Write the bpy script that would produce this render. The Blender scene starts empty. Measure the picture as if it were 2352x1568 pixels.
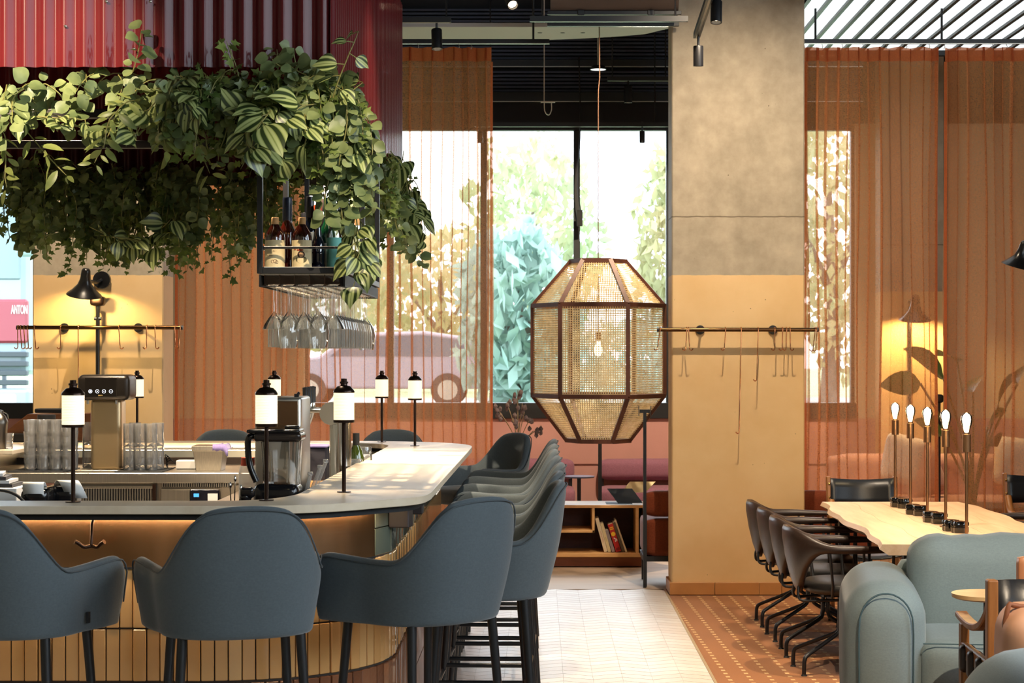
import bpy, bmesh, math, random
from mathutils import Vector, Matrix, Euler
R = math.radians; pi = math.pi; sin = math.sin; cos = math.cos
random.seed(11)
SC = bpy.context.scene; COL = SC.collection
# ---------------------------------------------------------------- camera
CAMH, FPX, VX, VY = 1.6, 4300.0, 1235.0, 820.0      # eye height, focal length and vanishing point in photo pixels
cam = bpy.data.cameras.new('camera'); camo = bpy.data.objects.new('camera', cam); COL.objects.link(camo)
cam.sensor_width = 36.0; cam.lens = FPX / 2352 * 36
cam.shift_x = (1176 - VX) / 2352; cam.shift_y = (VY - 784) / 2352
camo.location = (0, 0, CAMH); camo.rotation_euler = (R(90), 0, 0)
cam.clip_start = 0.1; cam.clip_end = 400
cam.dof.use_dof = True; cam.dof.focus_distance = 8.5; cam.dof.aperture_fstop = 9.0
SC.camera = camo
# ---------------------------------------------------------------- view, world
vs = SC.view_settings
vs.view_transform = 'Standard'; vs.look = 'None'; vs.gamma = 1.0; vs.use_curve_mapping = False
vs.exposure = 0.0
w = bpy.data.worlds.new('overcast_sky'); SC.world = w; w.use_nodes = True
wb = w.node_tree.nodes['Background']; wb.inputs[0].default_value = (0.80, 0.90, 1.0, 1); wb.inputs[1].default_value = 8.0
SC.cycles.max_bounces = 7; SC.cycles.diffuse_bounces = 3; SC.cycles.glossy_bounces = 3
SC.cycles.transparent_max_bounces = 20; SC.cycles.transmission_bounces = 3; SC.cycles.use_adaptive_sampling = True; SC.cycles.adaptive_threshold = 0.04
SC.cycles.sample_clamp_indirect = 4.0; SC.cycles.caustics_reflective = False; SC.cycles.caustics_refractive = False
def portal(x, y, z, sx, sy, rot):
    l = bpy.data.lights.new('window_portal', 'AREA'); l.shape = 'RECTANGLE'; l.size = sx; l.size_y = sy
    l.cycles.is_portal = True
    o = bpy.data.objects.new('window_portal', l); COL.objects.link(o); o.location = (x, y, z); o.rotation_euler = rot
portal(0.35, 16.45, 2.4, 4.9, 2.5, (R(-90), 0, 0))
portal(-4.2, 16.45, 2.4, 2.6, 2.5, (R(-90), 0, 0))
portal(6.9, 2.0, 4.35, 3.9, 10.5, (0, R(90), 0))
portal(4.7, -3.4, 4.9, 4.2, 2.8, (R(90), 0, 0))
WARM = (1.0, 0.80, 0.57)
def spot_light(loc, aim, power, angle=60, blend=.5, col=WARM, r=.018):
    l = bpy.data.lights.new('spot_lamp', 'SPOT'); l.energy = power; l.color = col
    l.spot_size = R(angle); l.spot_blend = blend; l.shadow_soft_size = r
    o = bpy.data.objects.new('spot_lamp', l); COL.objects.link(o); o.location = loc
    o.rotation_euler = (Vector(aim) - Vector(loc)).to_track_quat('-Z', 'Y').to_euler()
def point_light(loc, power, col=WARM, r=.03):
    l = bpy.data.lights.new('bulb_light', 'POINT'); l.energy = power; l.color = col; l.shadow_soft_size = r
    o = bpy.data.objects.new('bulb_light', l); COL.objects.link(o); o.location = loc
# ceiling spots of the room: (lamp position, aimed at, power, cone, blend); every one gets its housing below
SPOTS = [
    ((1.25, 10.75, 4.3), (1.35, 12.6, 1.5), 430, 100, 1.0),
    ((-2.75, 11.45, 4.3), (-2.95, 12.6, 1.5), 420, 100, 1.0),
    ((-2.9, 3.2, 4.3), (-1.95, 7.2, 2.72), 4200, 15, 1.0),
    ((-0.2, 4.4, 4.0), (-0.85, 7.7, 1.95), 700, 14, .9),
    ((2.1, 8.9, 4.2), (2.1, 9.9, .74), 480, 60, .8),
    ((0.9, 8.6, 4.2), (1.3, 10.0, 0.0), 480, 55, .8),
    ((1.9, 4.3, 4.3), (2.0, 7.2, .5), 700, 60, .9),
    ((0.9, 13.35, 4.28), (0.5, 16.0, .8), 800, 80, .8),
    ((-0.2, 8.4, 4.2), (-0.35, 9.0, 1.0), 450, 60, .8),
    ((-2.3, 14.3, 4.2), (-1.9, 16.2, 1.4), 700, 75, .8),
    ((2.75, 14.3, 4.2), (2.9, 16.0, 1.3), 1300, 80, .8),
]
# ---------------------------------------------------------------- helpers
def at(px, py, Y): return Vector(((px - VX) * Y / FPX, Y, CAMH - (py - VY) * Y / FPX))
def ax(px, Y): return (px - VX) * Y / FPX
def az(py, Y): return CAMH - (py - VY) * Y / FPX
def lerp(a, b, t): return a + (b - a) * t
def sst(a, b, x):
    t = min(1, max(0, (x - a) / (b - a))); return t * t * (3 - 2 * t)
def hx(h):
    h = h.lstrip('#'); c = [int(h[i:i + 2], 16) / 255 for i in (0, 2, 4)]
    return tuple(((v + .055) / 1.055) ** 2.4 if v > .04045 else v / 12.92 for v in c) + (1,)
class MB:
    def __init__(s): s.v = []; s.f = []; s.uv = {}
    def add(s, v, f):
        n = len(s.v); s.v += [tuple(p) for p in v]; s.f += [tuple(i + n for i in q) for q in f]; return s
    def bx(s, x0, x1, y0, y1, z0, z1):
        return s.add([(x0, y0, z0), (x1, y0, z0), (x1, y1, z0), (x0, y1, z0), (x0, y0, z1), (x1, y0, z1), (x1, y1, z1), (x0, y1, z1)],
                     [(0, 3, 2, 1), (4, 5, 6, 7), (0, 1, 5, 4), (1, 2, 6, 5), (2, 3, 7, 6), (3, 0, 4, 7)])
    def cb(s, c, d, rot=(0, 0, 0)):
        m = Matrix.Translation(c) @ Euler(rot).to_matrix().to_4x4(); t = MB().bx(-d[0] / 2, d[0] / 2, -d[1] / 2, d[1] / 2, -d[2] / 2, d[2] / 2)
        return s.add([m @ Vector(p) for p in t.v], t.f)
    def tube(s, pts, r, n=8, closed=False, cap=True):
        P = [Vector(p) for p in pts]; k = len(P); rs = r if isinstance(r, (list, tuple)) else [r] * k
        ts = []
        for i in range(k):
            a = P[i - 1] if (i or closed) else P[i]; b = P[(i + 1) % k] if (i < k - 1 or closed) else P[i]
            d = (b - a); ts.append(d.normalized() if d.length > 1e-9 else Vector((0, 0, 1)))
        u = ts[0].orthogonal().normalized(); V = []
        for i in range(k):
            u = (u - ts[i] * u.dot(ts[i]))
            u = u.normalized() if u.length > 1e-6 else ts[i].orthogonal().normalized()
            w_ = ts[i].cross(u)
            V += [P[i] + (u * cos(2 * pi * j / n) + w_ * sin(2 * pi * j / n)) * rs[i] for j in range(n)]
        Fc = []
        for i in range(k if closed else k - 1):
            a = i * n; b = ((i + 1) % k) * n
            Fc += [(a + j, a + (j + 1) % n, b + (j + 1) % n, b + j) for j in range(n)]
        if cap and not closed: Fc += [tuple(range(n))[::-1], tuple((k - 1) * n + j for j in range(n))]
        return s.add(V, Fc)
    def lathe(s, prof, n=20, c=(0, 0, 0), m=None, cap=True):
        V = []; m = m or Matrix.Identity(4); c = Vector(c)
        for (r, z) in prof: V += [m @ Vector((r * cos(2 * pi * j / n), r * sin(2 * pi * j / n), z)) + c for j in range(n)]
        Fc = []
        for i in range(len(prof) - 1):
            a = i * n; b = a + n
            Fc += [(a + j, a + (j + 1) % n, b + (j + 1) % n, b + j) for j in range(n)]
        if cap:
            if prof[0][0] > 1e-5: Fc.append(tuple(range(n))[::-1])
            if prof[-1][0] > 1e-5: Fc.append(tuple((len(prof) - 1) * n + j for j in range(n)))
        return s.add(V, Fc)
    def prism(s, poly, z0, z1):
        n = len(poly); V = [(x, y, z0) for x, y in poly] + [(x, y, z1) for x, y in poly]
        return s.add(V, [tuple(range(n))[::-1], tuple(range(n, 2 * n))] + [(i, (i + 1) % n, n + (i + 1) % n, n + i) for i in range(n)])
    def grid(s, rows, closed_u=False, closed_v=False):
        a = len(rows); b = len(rows[0]); Fc = []
        for i in range(a if closed_u else a - 1):
            for j in range(b if closed_v else b - 1):
                Fc.append((i * b + j, i * b + (j + 1) % b, ((i + 1) % a) * b + (j + 1) % b, ((i + 1) % a) * b + j))
        return s.add([p for r in rows for p in r], Fc)
    def puff(s, x0, x1, y0, y1, z0, z1, r, bulge=(0, 0, 0), n=9):
        c = Vector(((x0 + x1) / 2, (y0 + y1) / 2, (z0 + z1) / 2)); h = Vector(((x1 - x0) / 2, (y1 - y0) / 2, (z1 - z0) / 2))
        r = min(r, h.x, h.y, h.z); idx = {}; V = []; Fc = []
        def vert(q):
            k = tuple(round(a, 5) for a in q)
            if k in idx: return idx[k]
            def warp(a): return a
            p = Vector((q[0] * h.x, q[1] * h.y, q[2] * h.z)); inn = Vector([max(-(h[i] - r), min(h[i] - r, p[i])) for i in range(3)])
            d = p - inn
            if d.length > 1e-6: p = inn + d.normalized() * r
            for i in range(3):
                j, l = (i + 1) % 3, (i + 2) % 3
                p[i] *= 1 + bulge[i] * (1 - q[j] ** 2) * (1 - q[l] ** 2)
            idx[k] = len(V); V.append(p + c); return idx[k]
        g = []
        for i in range(n + 1):
            t = 2 * i / n - 1; g.append(math.copysign(abs(t) ** .6, t))
        for axs in range(3):
            for sg in (-1, 1):
                for i in range(n):
                    for j in range(n):
                        q4 = []
                        for (a, b) in ((g[i], g[j]), (g[i + 1], g[j]), (g[i + 1], g[j + 1]), (g[i], g[j + 1])):
                            q = [0, 0, 0]; q[axs] = sg; q[(axs + 1) % 3] = a; q[(axs + 2) % 3] = b; q4.append(vert(q))
                        Fc.append(tuple(q4) if sg > 0 else tuple(q4[::-1]))
        return s.add(V, Fc)
    def xf(s, m): s.v = [tuple(m @ Vector(p)) for p in s.v]; return s
    def mesh(s, name, smooth=0, bev=0, seg=1, fix=False):
        me = bpy.data.meshes.new(name); me.from_pydata(s.v, [], s.f)
        if bev or fix:
            b = bmesh.new(); b.from_mesh(me)
            if fix: bmesh.ops.recalc_face_normals(b, faces=b.faces)
            if bev:
                ed = [e for e in b.edges if len(e.link_faces) == 2 and e.calc_face_angle(0) > .5]
                bmesh.ops.bevel(b, geom=ed, offset=bev, segments=seg, affect='EDGES', profile=.5, clamp_overlap=True)
            b.to_mesh(me); b.free()
        if smooth:
            me.polygons.foreach_set('use_smooth', [True] * len(me.polygons))
            if smooth < 180: me.set_sharp_from_angle(angle=R(smooth))
        me.update(); return me
    def build(s, name, mat, parent=None, smooth=0, bev=0, seg=1, sub=0, fix=False, solid=0):
        o = put(name, s.mesh(name, smooth, bev, seg, fix), mat, parent)
        if solid: m = o.modifiers.new('solid', 'SOLIDIFY'); m.thickness = solid; m.offset = 0
        if sub: m = o.modifiers.new('sub', 'SUBSURF'); m.levels = sub; m.render_levels = sub
        return o
def put(name, me, mat=None, parent=None, loc=None, rot=None):
    o = bpy.data.objects.new(name, me); COL.objects.link(o)
    if mat is not None and not me.materials: me.materials.append(mat)
    if parent: o.parent = parent
    if loc is not None: o.location = loc
    if rot is not None: o.rotation_euler = rot
    return o
def tag(o, label, cat, group=None, kind=None):
    o['label'] = label; o['category'] = cat
    if group: o['group'] = group
    if kind: o['kind'] = kind
    return o
def struct(o, label=None):
    o['kind'] = 'structure'
    if label: o['label'] = label
    return o
def thing(name, label, cat, loc=(0, 0, 0), rz=0, group=None):
    o = bpy.data.objects.new(name, None); COL.objects.link(o); o.empty_display_size = .05
    o.location = loc; o.rotation_euler = (0, 0, rz); return tag(o, label, cat, group)
def copy_tree(o, parent=None):
    c = o.copy(); COL.objects.link(c); c.parent = parent
    for ch in list(o.children): copy_tree(ch, c)
    return c
ORD = ['first', 'second', 'third', 'fourth', 'fifth', 'sixth', 'seventh', 'eighth', 'ninth', 'tenth', 'eleventh', 'twelfth']
# ---------------------------------------------------------------- materials
MT = {}
class NT:
    def __init__(s, name):
        s.m = bpy.data.materials.new(name); s.m.use_nodes = True; s.t = s.m.node_tree; s.b = s.t.nodes['Principled BSDF']; s.o = s.t.nodes['Material Output']
    def n(s, typ, **kw):
        x = s.t.nodes.new(typ)
        for k, v in kw.items():
            if k.startswith('i_'): x.inputs[int(k[2:]) if k[2:].isdigit() else k[2:].replace('_', ' ')].default_value = v
            else: setattr(x, k, v)
        return x
    def l(s, a, b): s.t.links.new(a, b); return s
    def co(s, scale=None, which='Object', rot=None):
        c = s.n('ShaderNodeTexCoord').outputs[which]
        if scale is None and rot is None: return c
        m = s.n('ShaderNodeMapping'); s.l(c, m.inputs[0])
        if scale is not None: m.inputs['Scale'].default_value = scale if isinstance(scale, (tuple, list)) else (scale,) * 3
        if rot: m.inputs['Rotation'].default_value = rot
        return m.outputs[0]
    def noise(s, scale, vec=None, detail=3, rough=.55):
        x = s.n('ShaderNodeTexNoise'); x.inputs['Scale'].default_value = scale; x.inputs['Detail'].default_value = detail; x.inputs['Roughness'].default_value = rough
        s.l(vec if vec is not None else s.co(), x.inputs['Vector']); return x.outputs['Fac']
    def ramp(s, fac, stops):
        x = s.n('ShaderNodeValToRGB'); s.l(fac, x.inputs[0]); e = x.color_ramp.elements
        while len(e) < len(stops): e.new(.5)
        for q, (p, c) in zip(e, stops): q.position = p; q.color = c
        return x.outputs[0]
    def math(s, op, a, b=None):
        x = s.n('ShaderNodeMath', operation=op)
        for i, q in enumerate((a, b)):
            if q is None: continue
            if isinstance(q, (int, float)): x.inputs[i].default_value = q
            else: s.l(q, x.inputs[i])
        return x.outputs[0]
    def mix(s, fac, a, b):
        x = s.n('ShaderNodeMix', data_type='RGBA'); i = x.inputs
        for sock, q in ((i[0], fac), (i[6], a), (i[7], b)):
            if isinstance(q, (int, float, tuple)): sock.default_value = q
            else: s.l(q, sock)
        return x.outputs[2]
    def bump(s, h, strength=.3, dist=.01):
        x = s.n('ShaderNodeBump'); x.inputs['Strength'].default_value = strength; x.inputs['Distance'].default_value = dist
        s.l(h, x.inputs['Height']); s.l(x.outputs[0], s.b.inputs['Normal']); return s
    def base(s, c): (s.l(c, s.b.inputs['Base Color']) if not isinstance(c, tuple) else setattr(s.b.inputs['Base Color'], 'default_value', c)); return s
def dk(c, f): return (c[0] * f, c[1] * f, c[2] * f, 1)
def mat(name, col, rough=.5, metal=0, var=0, vs_=6.0, bump=0, bs=40.0, spec=.5, emit=0, ecol=None, coat=0, sheen=0, scale=None):
    if name in MT: return MT[name]
    t = NT(name); c = hx(col) if isinstance(col, str) else col
    t.b.inputs['Roughness'].default_value = rough; t.b.inputs['Metallic'].default_value = metal; t.b.inputs['Specular IOR Level'].default_value = spec
    t.b.inputs['Coat Weight'].default_value = coat; t.b.inputs['Sheen Weight'].default_value = sheen
    vec = t.co(scale) if scale else None
    if var: t.base(t.ramp(t.noise(vs_, vec), [(.3, dk(c, 1 - var)), (.7, dk(c, 1 + var * .6))]))
    else: t.base(c)
    if bump: t.bump(t.noise(bs, vec, 4), bump, .004)
    if emit:
        t.b.inputs['Emission Color'].default_value = ecol or c; t.b.inputs['Emission Strength'].default_value = emit
    MT[name] = t.m; return t.m
def wood(name, c1, c2, sc=(3, 30, 30), rough=.5, spec=.4):
    if name in MT: return MT[name]
    t = NT(name); v = t.co(sc); n = t.noise(1.0, v, 6, .65); t.base(t.ramp(n, [(.28, hx(c1)), (.72, hx(c2))]))
    t.b.inputs['Roughness'].default_value = rough; t.b.inputs['Specular IOR Level'].default_value = spec; t.bump(n, .12, .004); MT[name] = t.m; return t.m
def glass(name, tint=(1, 1, 1, 1), edge=.35, rough=.02, fres=1.45, milk=0):
    """thin clear glass: see-through face-on, mirror-like towards grazing angles"""
    if name in MT: return MT[name]
    t = NT(name); t.t.nodes.remove(t.b)
    tr = t.n('ShaderNodeBsdfTransparent'); tr.inputs[0].default_value = tint
    gl = t.n('ShaderNodeBsdfGlossy'); gl.inputs['Roughness'].default_value = rough; gl.inputs[0].default_value = (1, 1, 1, 1)
    fr = t.n('ShaderNodeFresnel'); fr.inputs[0].default_value = fres
    f = t.math('MULTIPLY_ADD', fr.outputs[0], 1.0); f.node.inputs[2].default_value = edge * .12
    mx = t.n('ShaderNodeMixShader'); t.l(f, mx.inputs[0]); t.l(tr.outputs[0], mx.inputs[1]); t.l(gl.outputs[0], mx.inputs[2])
    out = mx.outputs[0]
    if milk:
        df = t.n('ShaderNodeBsdfDiffuse'); df.inputs[0].default_value = (.9, .88, .85, 1); tl = t.n('ShaderNodeBsdfTranslucent'); tl.inputs[0].default_value = (.9, .88, .85, 1)
        a = t.n('ShaderNodeAddShader'); m2 = t.n('ShaderNodeMixShader'); m2.inputs[0].default_value = .5; t.l(df.outputs[0], m2.inputs[1]); t.l(tl.outputs[0], m2.inputs[2])
        m3 = t.n('ShaderNodeMixShader'); m3.inputs[0].default_value = milk; t.l(out, m3.inputs[1]); t.l(m2.outputs[0], m3.inputs[2]); out = m3.outputs[0]; t.t.nodes.remove(a)
    t.l(out, t.o.inputs[0]); MT[name] = t.m; return t.m
def fabric(name, col, rough=.9, sheen=.3, thr=900.0, var=.12):
    if name in MT: return MT[name]
    t = NT(name); c = hx(col); v1 = t.co((thr, 12, 90)); v2 = t.co((60, 60, thr))
    a = t.noise(1.0, v2, 2); b = t.noise(140.0, None, 2); s = t.math('ADD', t.math('MULTIPLY', a, .5), t.math('MULTIPLY', b, .5))
    t.base(t.ramp(s, [(.3, dk(c, 1 - var)), (.7, dk(c, 1 + var))])); t.b.inputs['Roughness'].default_value = rough
    t.b.inputs['Sheen Weight'].default_value = sheen; t.b.inputs['Sheen Roughness'].default_value = .4; t.b.inputs['Specular IOR Level'].default_value = .15
    t.bump(s, .25, .002); MT[name] = t.m; return t.m
BLACK = mat('black_steel', '#17171a', .42, 0, spec=.5)
BLACKM = mat('matte_black', '#101113', .7)
CHROME = mat('polished_chrome', '#d8d8d6', .12, 1)
STEEL = mat('brushed_steel', '#b9b2a6', .32, 1, var=.12, vs_=3, scale=(60, 60, 1))
COPPER = mat('polished_copper', '#d08a5c', .2, 1)
BRASS = mat('aged_brass', '#b98a62', .3, 1)
BRONZE = mat('dark_bronze', '#3a2a22', .3, .9)
WHITE = mat('white_plastic', '#e6e2dc', .4)
def spot_fixture(loc, aim, label, L=.16, r=.045):
    d = (Vector(aim) - Vector(loc)).normalized(); m = d.to_track_quat('-Z', 'Y').to_matrix().to_4x4()
    o = thing('track_spotlight', label, 'spotlight', loc, 0, 'black cylinder spotlights on the ceiling tracks')
    b = MB(); b.lathe([(r * .9, L + .0), (r, L - .006), (r, .0), (r * .86, .0), (r * .86, .02), (r * .5, .03)], 24, m=m, cap=False); b.lathe([(r * .9, L), (.001, L + .001)], 24, m=m, cap=False); b.build('housing', BLACK, o, 40)
    MB().lathe([(.001, .022), (r * .84, .022)], 24, m=m, cap=False).build('lamp_face', mat('lamp_face', '#ffe2b8', .5, emit=6, ecol=(1, .8, .55, 1)), o)
    up = m @ Vector((0, 0, L * .8))
    MB().tube([up, up + Vector((0, 0, .10))], .008, 8).build('swivel_arm', BLACK, o, 40)
    return o
# ---------------------------------------------------------------- ceiling spots with housings
for i, (loc, aim, pw, ang, bl) in enumerate(SPOTS):
    d = (Vector(aim) - Vector(loc)).normalized()
    spot_light(Vector(loc) + d * .02, aim, pw, ang, bl)
    spot_fixture(loc, aim, ['black spotlight high above, aimed at the yellow column with the coat hooks', 'black spotlight high behind the red hood, aimed at the column with the wall lamp',
        'black spotlight high up, aimed at the red corrugated hood front', 'black spotlight high up, aimed at the hanging bottle shelf', 'black spotlight over the far half of the dining table',
        'black spotlight over the carpet beside the dining chairs', 'black spotlight high over the blue sofa', 'black spotlight over the low bookshelf niche', 'black spotlight over the long arm of the bar', 'black spotlight behind the long curtain, aimed at the niche wall', 'black spotlight behind the right curtain, aimed at the bench wall'][i])
# ---------------------------------------------------------------- room shell
XL, XR, YB, YW, ZC = -6.4, 7.0, -3.5, 16.2, 6.6
def concrete():
    t = NT('board_marked_concrete'); n1 = t.noise(1.6, t.co((1, 1, .35)), 5, .6); n2 = t.noise(9.0, None, 5, .65)
    grey = t.ramp(t.math('ADD', t.math('MULTIPLY', n1, .6), t.math('MULTIPLY', n2, .4)), [(.32, hx('#8d8271')), (.5, hx('#a89c89')), (.68, hx('#bdb19c'))])
    yel = t.ramp(t.noise(2.5, None, 4), [(.3, hx('#dcb680')), (.7, hx('#e6c492'))])
    vo = t.n('ShaderNodeTexVoronoi', feature='F1'); vo.inputs['Scale'].default_value = 16; t.l(t.co(), vo.inputs['Vector'])
    rnd = t.noise(5.0, None, 2); thr = t.math('MULTIPLY', t.math('SUBTRACT', rnd, .5), .42)
    pore = t.math('LESS_THAN', vo.outputs['Distance'], thr)
    sx = t.n('ShaderNodeSeparateXYZ'); t.l(t.n('ShaderNodeNewGeometry').outputs['Position'], sx.inputs[0])
    wob = t.math('MULTIPLY', t.math('SUBTRACT', t.noise(14.0, None, 2), .5), .012)
    low = t.math('LESS_THAN', t.math('ADD', sx.outputs[2], wob), 2.152)
    # pour joint above the paint
    j = t.math('LESS_THAN', t.math('ABSOLUTE', t.math('SUBTRACT', t.math('ADD', sx.outputs[2], wob), 2.545)), .004)
    grey2 = t.mix(j, grey, hx('#6f6353'))
    c = t.mix(low, grey2, yel); c = t.mix(t.math('MULTIPLY', pore, .75), c, hx('#4a3d2c'))
    t.base(c); t.b.inputs['Roughness'].default_value = .75; t.b.inputs['Specular IOR Level'].default_value = .25
    t.bump(t.math('SUBTRACT', n2, t.math('MULTIPLY', pore, .6)), .25, .006); return t.m
CONC = concrete()
DARKW = mat('dark_blue_black_paint', '#10131a', .75)
CEIL = mat('black_ceiling_paint', '#0c0e12', .85)
WHITEW = mat('warm_grey_plaster', '#cdbb9c', .9, var=.06, vs_=2)
PINK = mat('pink_painted_concrete', '#c08d84', .8, var=.07, vs_=2.5, bump=.25, bs=25)
# right column, left column
MB().bx(.903, 1.796, 12.6, 12.95, 0, ZC).build('wall_column_right', CONC, None, bev=.008)
MB().bx(-3.40, -2.52, 12.6, 12.95, 0, ZC).build('wall_column_left', CONC, None, bev=.008)
MB().bx(ax(2010, 16.0), 3.42, 15.75, 16.0, 0, ZC).build('wall_column_behind_curtain', CONC, None, bev=.008)
for n in ('wall_column_right', 'wall_column_left', 'wall_column_behind_curtain'):
    struct(bpy.data.objects[n], {'wall_column_right': 'bare concrete column with yellow painted lower half between the curtains', 'wall_column_left': 'concrete column with yellow painted lower half behind the bar', 'wall_column_behind_curtain': 'concrete column glimpsed through the orange curtain'}[n])
# tiled skirting of the right column
bb = bpy.data.objects.new('baseboard_right', None); COL.objects.link(bb); struct(bb, 'row of tan skirting tiles at the foot of the yellow column')
TILEB = mat('tan_glazed_tile', '#bd8550', .35, var=.08, vs_=8)
MB().bx(.897, 1.80, 12.592, 12.955, .004, .083).build('grout', mat('pale_grout', '#d8bf93', .9), bb)
for a, b in ((.892, 1.188), (1.191, 1.486), (1.489, 1.638), (1.641, 1.80)):
    MB().bx(a, b, 12.575, 12.6, .004, .086).build('skirting_tile', TILEB, bb, bev=.002)
MB().bx(.887, .905, 12.578, 12.955, .004, .086).build('skirting_tile', TILEB, bb, bev=.002)
# window wall: parapet, piers, lintel
wf = MB(); wf.bx(XL, XR, YW, YW + .3, -.1, 1.07)
wf.build('wall_front', PINK); struct(bpy.data.objects['wall_front'], 'pink painted concrete parapet under the windows')
MB().bx(XL, XR, YW - .012, YW + .0, .675, .68).bx(XL, XR, YW - .01, YW, .0, .01).build('pour_joint', mat('dark_pink_joint', '#94665f', .9), bpy.data.objects['wall_front'])  # darker pink joint lines along the parapet
wp = MB(); wp.bx(-3.6, -2.02, YW - .02, YW + .3, 1.07, ZC).bx(2.75, XR, YW, YW + .3, 1.07, ZC)
wp.build('wall_front_piers', WHITEW); struct(bpy.data.objects['wall_front_piers'], 'plastered wall piers beside the windows')
wl = MB().bx(XL, XR, YW, YW + .3, 3.62, ZC).build('wall_front_lintel', DARKW); struct(wl, 'dark wall above the windows')
RIB = mat('dark_ribbed_metal', '#3d4458', .5, .2)
sl = MB()
for (z0, z1) in ((4.17, 4.62), (3.89, 4.1)):
    k = int((z1 - z0) / .032)
    for i in range(k): sl.bx(-2.4, 2.8, YW - .05, YW, z0 + i * .032, z0 + i * .032 + .017)
so = sl.build('louvre', RIB, wl); so['kind'] = 'stuff'
MB().bx(-2.4, 2.8, YW - .09, YW, 3.80, 3.88).bx(-2.4, 2.8, YW - .09, YW, 4.10, 4.16).build('trim_beam', BLACK, wl)
MB().bx(-2.4, 2.8, YW - .095, YW - .088, 3.795, 3.802).bx(-2.4, 2.8, YW - .095, YW - .088, 4.095, 4.102).build('bright_edge', STEEL, wl)
# window frames and panes
GLASSW = glass('window_glass', (.97, .98, .98, 1), .0, .0, 1.25)
FRAME = mat('black_window_frame', '#14161a', .5)
def window(name, x0, x1, mull, label):
    o = bpy.data.objects.new(name, None); COL.objects.link(o); struct(o, label)
    f = MB(); y0, y1 = YW + .06, YW + .15; z0, z1 = 1.07, 3.62
    f.bx(x0, x1, YW - .03, y1, z0, 1.205).bx(x0, x1, y0, y1, z1 - .05, z1); f.build('window_sill', FRAME, o, bev=.004)
    xs = [x0] + mull + [x1]
    for x in xs: MB().bx(x - .028, x + .028, y0, y1, 1.205, z1 - .05).build('window_frame', FRAME, o, bev=.004)
    for a, b in zip(xs[:-1], xs[1:]): MB().bx(a + .028, b - .028, y0 + .04, y0 + .046, 1.205, z1 - .05).build('pane', GLASSW, o)
window('window_1', -2.02, 2.75, [-1.28, -.47, .34, 1.145, 1.95], 'tall black framed window behind lantern and curtains')
window('window_2', XL, -3.6, [-5.7, -4.95], 'tall black framed window at the end of the bar, truck outside')
# other walls, ceiling
struct(MB().bx(XL - .2, XL, YB, YW + .3, 0, ZC).build('wall_left', WHITEW), 'plain wall left of the bar')
struct(MB().bx(XL, 2.6, YB - .2, YB, 0, ZC).bx(2.6, XR, YB - .2, YB, 0, 3.5).bx(2.6, XR, YB - .2, YB, 6.3, ZC).bx(6.8, XR, YB - .2, YB, 3.5, 6.3).build('wall_back', WHITEW), 'wall behind the camera, opened for the added high window')
WZ0, WZ1 = 2.4, 6.3
wr = MB().bx(XR, XR + .2, YB, 16.5, 0, WZ0).bx(XR, XR + .2, YB, 16.5, WZ1, ZC).bx(XR, XR + .2, 7.25, 16.5, WZ0, WZ1).bx(XR, XR + .2, YB, -3.25, WZ0, WZ1)
struct(wr.build('wall_right', WHITEW), 'wall with a long high window right of the seating area')
o = bpy.data.objects.new('window_3', None); COL.objects.link(o); struct(o, 'long high side window of the seating area')
for i in range(7): MB().bx(XR + .06, XR + .12, -3.25 + i * 1.75 - .03, -3.25 + i * 1.75 + .03, WZ0, WZ1).build('window_frame', FRAME, o)
for i in range(6): MB().bx(XR + .08, XR + .086, -3.25 + i * 1.75 + .03, -3.25 + (i + 1) * 1.75 - .03, WZ0, WZ1).build('pane', GLASSW, o)
o = bpy.data.objects.new('window_added', None); COL.objects.link(o); struct(o, 'added high window behind the camera')  # unseen window added so that sky reflects in the hood sheets
for i in range(4): MB().bx(2.6 + i * 1.4 - .03, 2.6 + i * 1.4 + .03, YB - .12, YB - .06, 3.5, 6.3).build('window_frame', FRAME, o)
for i in range(3): MB().bx(2.63 + i * 1.4, 2.57 + (i + 1) * 1.4, YB - .086, YB - .08, 3.5, 6.3).build('pane', GLASSW, o)
struct(MB().bx(XL - .2, XR + .2, YB - .2, YW + .3, ZC, ZC + .2).build('ceiling', CEIL), 'black painted ceiling')
# ---------------------------------------------------------------- floor
struct(MB().bx(XL - .2, XR + .2, YB - .2, YW + .3, -.15, -.012).build('floor', mat('floor_screed', '#8a8078', .9)), 'screed under the floor finishes')
ft = bpy.data.objects.new('floor_tiled', None); COL.objects.link(ft); struct(ft, 'pale chevron tile floor beside the bar')
MB().bx(XL, .868, YB, 12.93, -.012, -.0035).build('grout_bed', mat('grey_tile_grout', '#8a7566', .9), ft)
def tilemat():
    t = NT('glazed_floor_tile'); oi = t.n('ShaderNodeObjectInfo'); n = t.noise(4.0, t.co(which='Generated'), 3)
    t.base(t.ramp(t.math('ADD', t.math('MULTIPLY', oi.outputs['Random'], .6), t.math('MULTIPLY', n, .4)), [(.2, hx('#dccfc4')), (.8, hx('#e9e2da'))]))
    t.b.inputs['Roughness'].default_value = .36; t.b.inputs['Specular IOR Level'].default_value = 1.0; t.b.inputs['Coat Weight'].default_value = .5; t.b.inputs['Coat Roughness'].default_value = .4; return t.m
TM = tilemat()
CW, RP, SK = .148, .108, .075          # chevron column width, row pitch, skew
def tile_mesh(sg):
    g = .001; g2 = .007
    y = lambda x: sg * SK * (x / CW)
    p = [(-CW / 2 + g / 2, -RP / 2 + g2 / 2), (CW / 2 - g / 2, -RP / 2 + g2 / 2), (CW / 2 - g / 2, RP / 2 - g2 / 2), (-CW / 2 + g / 2, RP / 2 - g2 / 2)]
    return MB().prism([(a, b + y(a)) for a, b in p], -.0035, 0)
tms = {sg: tile_mesh(sg).mesh('floor_tile') for sg in (-1, 1)}
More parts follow.
